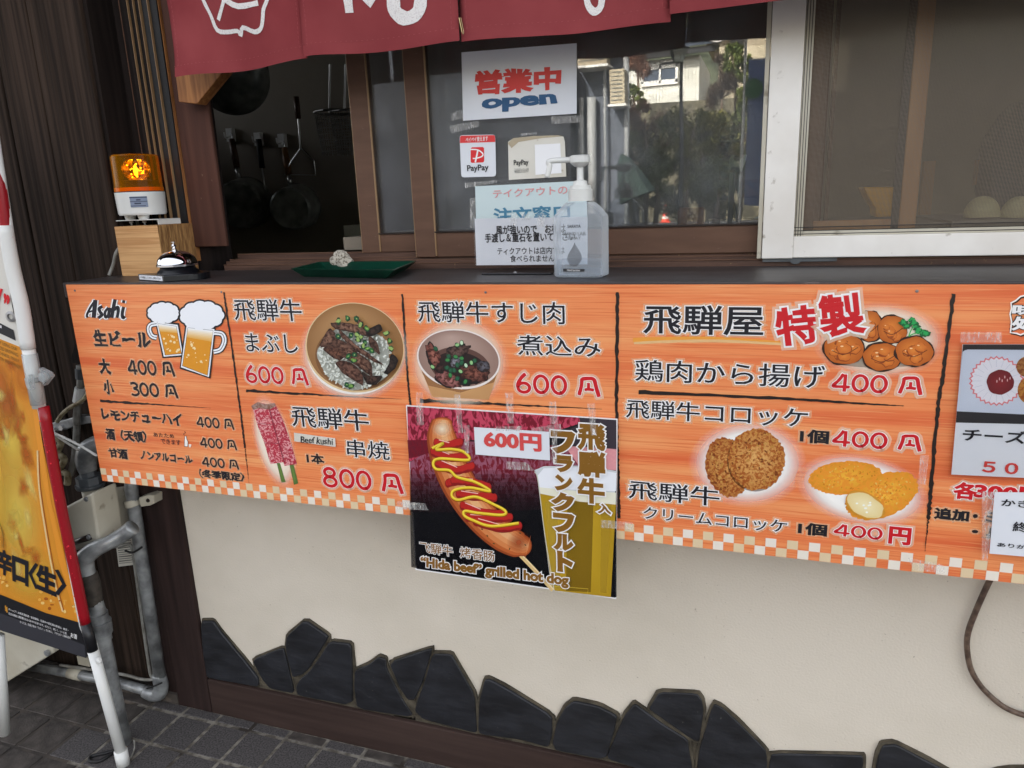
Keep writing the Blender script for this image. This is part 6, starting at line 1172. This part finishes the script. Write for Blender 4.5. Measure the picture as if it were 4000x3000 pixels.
cd = thing('floor_cord_loop', 'looped black cord and thin wire lying on the tiles at the pipe foot', 'cord'); w = lambda x, y, h=.006: cz('L', x, y, h)
tb('cord', [w(575, 1570), (w(520, 1585)), w(455, 1600), w(450, 1625), w(500, 1622), w(560, 1585)], .004, 'black_matte', cd); tb('wire', [cy('L', 668, 1520, 1.1), w(670, 1560), w(655, 1600), w(620, 1640), w(590, 1645), w(570, 1600)], .0018, 'cable_grey', cd)
# hose at right on the wall
tag(tb('drain_hose', [at_y(x, y, YW-.012) for x, y in [(3905, 2200), (3865, 2270), (3815, 2380), (3782, 2470), (3778, 2540), (3795, 2620), (3840, 2690), (3905, 2750), (3960, 2780), (4030, 2800), (4150, 2810)]], .0046, 'hose', None), 'thin brown hose looping down the cream wall at the right edge', 'hose')
#@@STREET
# ================================================================== the far side of the street (mirrored in the window glass)
M2 = 2*YG
def rp(x, y, Yw): p = at_y(x, y, M2-Yw); return Vector((p.x, Yw, p.z))
def rx(x, y, Yw): return rp(*c('X', x, y), Yw)
def rbox(m, x0, y0, x1, y1, Yw, d, mi=0, k='X'):
    a, b = rp(*c(k, x0, y0), Yw), rp(*c(k, x1, y1), Yw); m.box(min(a.x, b.x), max(a.x, b.x), Yw-d, Yw, min(a.z, b.z), max(a.z, b.z), mi); return m
YA = -12.
gx = rp(2457, 400, YA).x
gb = thing('grey_building', 'grey clad building across the street with air conditioners on its wall', 'building'); MB().prism([Vector((-22, YA, 0)), Vector((gx, YA, 0)), Vector((gx*1.62, YA-8, 0)), Vector((-22, YA-8, 0))], (0, 0, 7.5)).build('wall', 'grey_cladding', gb); MB().box(-22, gx, YA-.5, YA+.15, 7.5, 7.7).build('roof_edge', 'grey_fitting', gb)
q0_ = rp(2225, 300, YA+.5); cw_ = MB().box(-22, q0_.x, YA+.02, YA+.5, 0, rp(1500, 310, YA+.5).z).build('shade_wall', 'shade_charcoal'); tag(cw_, 'added dark wall standing in for shade on the grey building', 'wall')  # added dark box, its colour imitates shade on the building behind
pp = MB()
for px, r in ((2448, .05), (2311, .085), (2270, .05), (2362, .025)):
    a, b = rp(px, 880 if px != 2448 else 880, YA+.12), rp(px, 0 if px in (2448, 2362) else 385, YA+.12); pp.tube([Vector((a.x, YA+.12, 0)), Vector((b.x, YA+.12, b.z))], r, 10)
pp.build('downpipe', 'pipe_grey', gb, smooth=True)
for q, lb in (((2250, 60, 2372, 245), 'large cream air conditioner high on the grey building'), ((2382, 272, 2440, 405), 'small cream air conditioner lower on the grey building')):
    a, b = rp(q[0], q[1], YA+.5), rp(q[2], q[3], YA+.5); ac = thing('air_conditioner', lb, 'air conditioner', 'air conditioners across the street'); MB().box(a.x, b.x, YA+.15, YA+.5, b.z, a.z).build('casing', 'beige_render', ac, bevel=.01); fm = MB(); n = 8
    for k in range(n): z = b.z+(a.z-b.z)*(k+.7)/(n+.5); fm.box(a.x+.03, b.x-.05, YA+.5, YA+.51, z, z+.012)
    fm.build('grille', 'grey_fitting', ac); MB().box(a.x-.03, b.x+.03, YA+.01, YA+.55, b.z-.05, b.z-.01).build('wall_bracket', 'aluminium_white', ac)
# white house on the terrace
YH = -34.
wh = thing('white_house', 'white corrugated house with a blue metal roof across the street', 'building')
a, b = rx(570, 1195, YH), rx(1340, 600, YH); wm = MB(); x = a.x
while x < b.x: wm.box(x, x+.09, YH-6, YH+.04, a.z, b.z); x += .15
wm.box(a.x-2.5, b.x, YH-6, YH, a.z, b.z).build('wall', 'white_cladding', wh)
r0, r1, r2, r3 = rx(560, 580, YH+.6), rx(1560, 500, YH+.6), rx(1460, 395, YH-3), rx(600, 470, YH-3)
rmb = MB().prism([Vector((a.x-3, YH+.7, r0.z)), Vector((r1.x, YH+.7, r0.z)), Vector((r1.x-.6, YH-4, r0.z+1.6)), Vector((a.x-3, YH-4, r0.z+1.6))], (0, 0, .12)); rmb.build('roof', 'roof_blue', wh)
rb2 = MB()
x = a.x-3
while x < r1.x: rb2.prism([Vector((x, YH+.72, r0.z+.12)), Vector((x+.05, YH+.72, r0.z+.12)), Vector((x+.05, YH-4, r0.z+1.72)), Vector((x, YH-4, r0.z+1.72))], (0, 0, .05)); x += .45
rb2.build('roof_rib', 'roof_blue', wh)
rbox(MB(), 560, 590, 1500, 560, YH+.62, .1).build('eaves', 'lamp_iron', wh)
wf = MB()
for q in ((700, 690, 725, 910), (895, 690, 915, 905), (1085, 680, 1110, 890), (700, 700, 1110, 725), (700, 890, 1110, 910), (915, 650, 1075, 690)): rbox(wf, *q, YH+.14, .1)
wp = wf.build('window', 'aluminium_white', wh); gpn = MB(); rbox(gpn, 722, 722, 898, 892, YH+.09, .02); rbox(gpn, 912, 722, 1088, 890, YH+.09, .02); gpn.build('pane', 'roof_blue', wp)
tr2 = MB().box(-26, 12, YH-8, YH+2.2, 0, a.z-.05).build('terrace_wall', 'stone_terrace'); tag(tr2, 'high stone terrace wall under the white house', 'wall')
# second house with gable at right
YH2 = -42.
gh = thing('gabled_house', 'beige gabled house behind the white house', 'building'); g0, g1 = rx(1540, 620, YH2), rx(2300, 300, YH2); MB().box(g0.x, g1.x+3, YH2-6, YH2, a.z-.3, rx(1700, 330, YH2).z).build('wall', 'beige_render', gh)
ap = rx(2150, 120, YH2+.5); e0, e1 = rx(1380, 390, YH2+.5), rx(2900, 390, YH2+.5); MB().prism([Vector((e0.x, YH2+.5, e0.z)), Vector((ap.x, YH2+.5, ap.z)), Vector((e1.x, YH2+.5, e0.z)), Vector((e1.x, YH2+.5, e0.z-.3)), Vector((ap.x, YH2+.5, ap.z-.35)), Vector((e0.x, YH2+.5, e0.z-.3))], (0, -7, 0)).build('roof', 'beige_render', gh)
wq = MB(); rbox(wq, 1670, 360, 1805, 500, YH2+.1, .1); wq.build('window', 'lamp_iron', gh)
dsh = rx(1518, 370, YH+.9); dd = thing('satellite_dish', 'white satellite dish on the blue roof', 'dish'); shade(MB().lathe([(0, 0), (.3, .05), (.5, .16), (.48, .17), (.28, .07), (0, .02)], 0, 0, 24, 0, ax=(.1, .95, .3), base=dsh).build('reflector', 'aluminium_white', dd), 50); MB().tube([dsh, dsh+Vector((0, -.2, -.6))], .03, 6).build('mast', 'grey_fitting', dd)
# lamp post
YLm = -14.; lt = thing('street_lamp', 'black lantern street lamp in front of the white house', 'street lamp'); b0_ = rx(1150, 680, YLm); MB().tube([Vector((b0_.x, YLm, 0)), Vector((b0_.x, YLm, b0_.z))], [.055, .035], 10).tube([Vector((b0_.x, YLm, b0_.z)), Vector((b0_.x, YLm, rx(1150, 200, YLm).z))], .03, 8).build('pole', 'lamp_iron', lt, smooth=True)
l0, l1 = rx(1100, 640, YLm), rx(1100, 340, YLm); lc = l0.x
for (ya, yb, xc) in ((680, 500, 1110), (510, 330, 1060)):
    q0, q1 = rx(xc, ya, YLm), rx(xc, yb, YLm); h_ = q1.z-q0.z; MB().lathe([(.10, 0), (.11, .02), (.20, h_*.8), (.20, h_*.82)], 0, 0, 6, 0, base=q0).build('lantern', 'frosted', lt); MB().lathe([(.24, h_*.82), (.2, h_*.9), (.05, h_*1.02), (0, h_*1.05)], 0, 0, 6, 0, base=q0).build('lantern_cap', 'lamp_iron', lt)
# traffic cone
cg = at_z(2600, 872, 0.); cY = M2-cg.y; tc_ = thing('traffic_cone', 'orange traffic cone with white bands at the far kerb', 'cone'); h_ = .8
for k, (z0, z1) in enumerate(((0, .2), (.2, .32), (.32, .5), (.5, .62), (.62, 1.))): MB().lathe([(.17*(1-z0)+.02, z0*h_), (.17*(1-z1)+.02, z1*h_)], 0, 0, 14, 0, base=(cg.x, cY, 0)).build('band' if k % 2 else 'cone_section', 'aluminium_white' if k % 2 else 'cone_orange', tc_)
MB().box(cg.x-.22, cg.x+.22, cY-.22, cY+.22, 0, .04).build('cone_base', 'cone_orange', tc_)
# shrubs and trees on the terrace slope
def shrub(px, py, Yw, rx_, rz_, m, name, label, n=1500, ls=.12, grp='shrubs across the street', bare=False):
    p = rp(px, py, Yw); n = int(n*1.5); ls *= .62; t = thing(name, label, 'shrub' if 'shrub' in name else 'tree', grp); r = random.Random(int(px*7+py)); V, F = [], []
    cl = [(Vector((r.gauss(0, .5)*rx_, r.gauss(0, .4)*rx_*.7, r.gauss(0, .5)*rz_)), r.uniform(.25, .5)*min(rx_, rz_)) for _ in range(14)]
    for k in range(n):
        c0, cr_ = r.choice(cl); d = Vector((r.gauss(0, 1), r.gauss(0, 1), r.gauss(0, 1))).normalized()*cr_*r.random()**.4; q = p+c0+d; s_ = ls*r.uniform(.5, 1.2)
        if q.z < .05: continue
        u_ = Vector((r.gauss(0, 1), r.gauss(0, 1), r.gauss(0, 1))).normalized(); v2 = u_.orthogonal().normalized(); k0 = len(V); lw_ = .12 if bare else .6; ll = 2.2 if bare else 1.
        V += [q-u_*s_*ll, q+v2*s_*lw_, q+u_*s_*ll, q-v2*s_*lw_]; F.append((k0, k0+1, k0+2, k0+3))
    add('crown', V, F, m, t)
    tm_ = MB().tube([Vector((p.x, Yw, 0)), Vector((p.x+.1, Yw, p.z*.6)), p], [.10, .07, .03], 8)
    for _ in range(7): e = r.choice(cl)[0]; tm_.tube([Vector((p.x, Yw, max(.2, p.z-rz_*.6))), p+e*.5, p+e], [.04, .025, .01], 6)
    tm_.build('trunk', 'bark', t, smooth=True)
shrub(2490, 245, -27, .7, .5, 'twig', 'bare_shrub', 'reddish bare shrub before the roof of the white house', 1400, .14, bare=True)
shrub(2870, 240, -26, .45, .6, 'leaf_green', 'tall_shrub', 'tall green shrub at the right of the white wall', 1500)
shrub(2815, 330, -25, .6, .8, 'bark', 'bare_shrub', 'dark bare shrub in front of the white wall', 1400, .16, bare=True)
shrub(2900, 420, -24, .5, 1.2, 'leaf_green', 'tall_shrub', 'dark shrub at the right edge of the mirrored view', 1600)
shrub(2740, 520, -22, .9, .7, 'leaf_yellow', 'low_shrub', 'yellow green shrub below the white wall', 2200, .10)
shrub(2520, 480, -23, 1.1, .7, 'twig', 'bare_shrub', 'brown dry shrub under the corrugated wall', 1800, .12, bare=True)
shrub(2560, 640, -22, 1.1, .9, 'leaf_green', 'low_shrub', 'mixed green shrub at the left foot of the terrace', 2200, .10)
shrub(2790, 690, -21, 1.2, .9, 'leaf_green', 'low_shrub', 'broad dark green shrub at the right foot of the terrace', 2400, .10)
shrub(2670, 640, -20, .5, 1.2, 'leaf_yellow', 'low_shrub', 'narrow yellow leaved shrub beside the lamp post', 1200, .08)
shrub(2475, 360, -27, .3, .6, 'leaf_green', 'tall_shrub', 'slim green shrub at the left edge of the white wall', 900)
V, F = [], []; r = random.Random(11)
for k in range(14000):
    px, py = r.uniform(2440, 2960), r.uniform(455, 850); q = rp(px, py, r.uniform(-26, -23)); q.z += .4*noise.noise(q*1.5); s_ = r.uniform(.03, .09)*1.2
    if noise.noise(Vector((q.x*1.1, q.z*1.6, 3))) < -.12: continue
    u_ = Vector((r.gauss(0, 1), r.gauss(0, 1), r.gauss(0, 1))).normalized(); v2 = u_.orthogonal().normalized(); k0 = len(V); V += [q-u_*s_, q+v2*s_*.6, q+u_*s_, q-v2*s_*.6]; F.append((k0, k0+1, k0+2, k0+3))
hd_ = add('hillside_scrub', V, F, 'scrub'); hd_['kind'] = 'stuff'; tag(hd_, 'mixed dry scrub and evergreen leaves covering the terrace below the white house', 'scrub')
hl = MB(); V, F = [], []
for i in range(41):
    for j in range(13): x, y = -50+i*2.6, -46-j*4; V.append((x, y, 4+j*1.7+1.8*noise.noise(Vector((x*.1, y*.1, 0)))+2*noise.noise(Vector((x*.3, y*.3, 2)))))
for i in range(40):
    for j in range(12): q = i*13+j; F.append((q, q+1, q+14, q+13))
struct(add('hillside', V, F, 'hill', smooth=True))
# parasol and flag nearer the shop
p = rp(2490, 640, -7.5); ps_ = thing('folded_parasol', 'dark green half folded parasol across the street', 'parasol'); top = rp(2425, 600, -7.5); bot_ = rp(2560, 880, -7.5)
MB().lathe([(.02, 0), (.10, -.10), (.19, -.35), (.26, -.62), (.24, -.63), (.0, -.4)], 0, 0, 8, 0, ax=(-.35, 0, .9), base=top).build('canopy', 'parasol', ps_); MB().tube([Vector((bot_.x, -7.5, 0)), top], .025, 8).build('pole', 'lamp_iron', ps_)
YF = -2.0; fg = thing('street_banner', 'pale blue street banner with a green spot on a white pole', 'banner'); q = [rp(*t, YF) for t in ((2925, 230), (3120, 215), (3120, 820), (2905, 800))]; MB().prism(q, (0, -.004, 0)).build('cloth', 'flag_blue', fg); a, b = rp(2918, 30, YF), rp(2900, 860, YF); MB().tube([Vector((a.x, YF, a.z)), Vector((a.x, YF, 0))], .008, 8).build('pole', 'aluminium_white', fg)
q0 = rx(1905, 955, YF); MB().lathe([(0, .006), (.055, .006), (.055, 0)], 0, 0, 20, 0, ax=(0, 1, 0), base=q0).build('green_spot', 'flag_green', fg)
# street edge on the far side
struct(MB().box(-40, 40, -19.2, -19., -.012, .12).build('far_kerb', 'stone_terrace'))
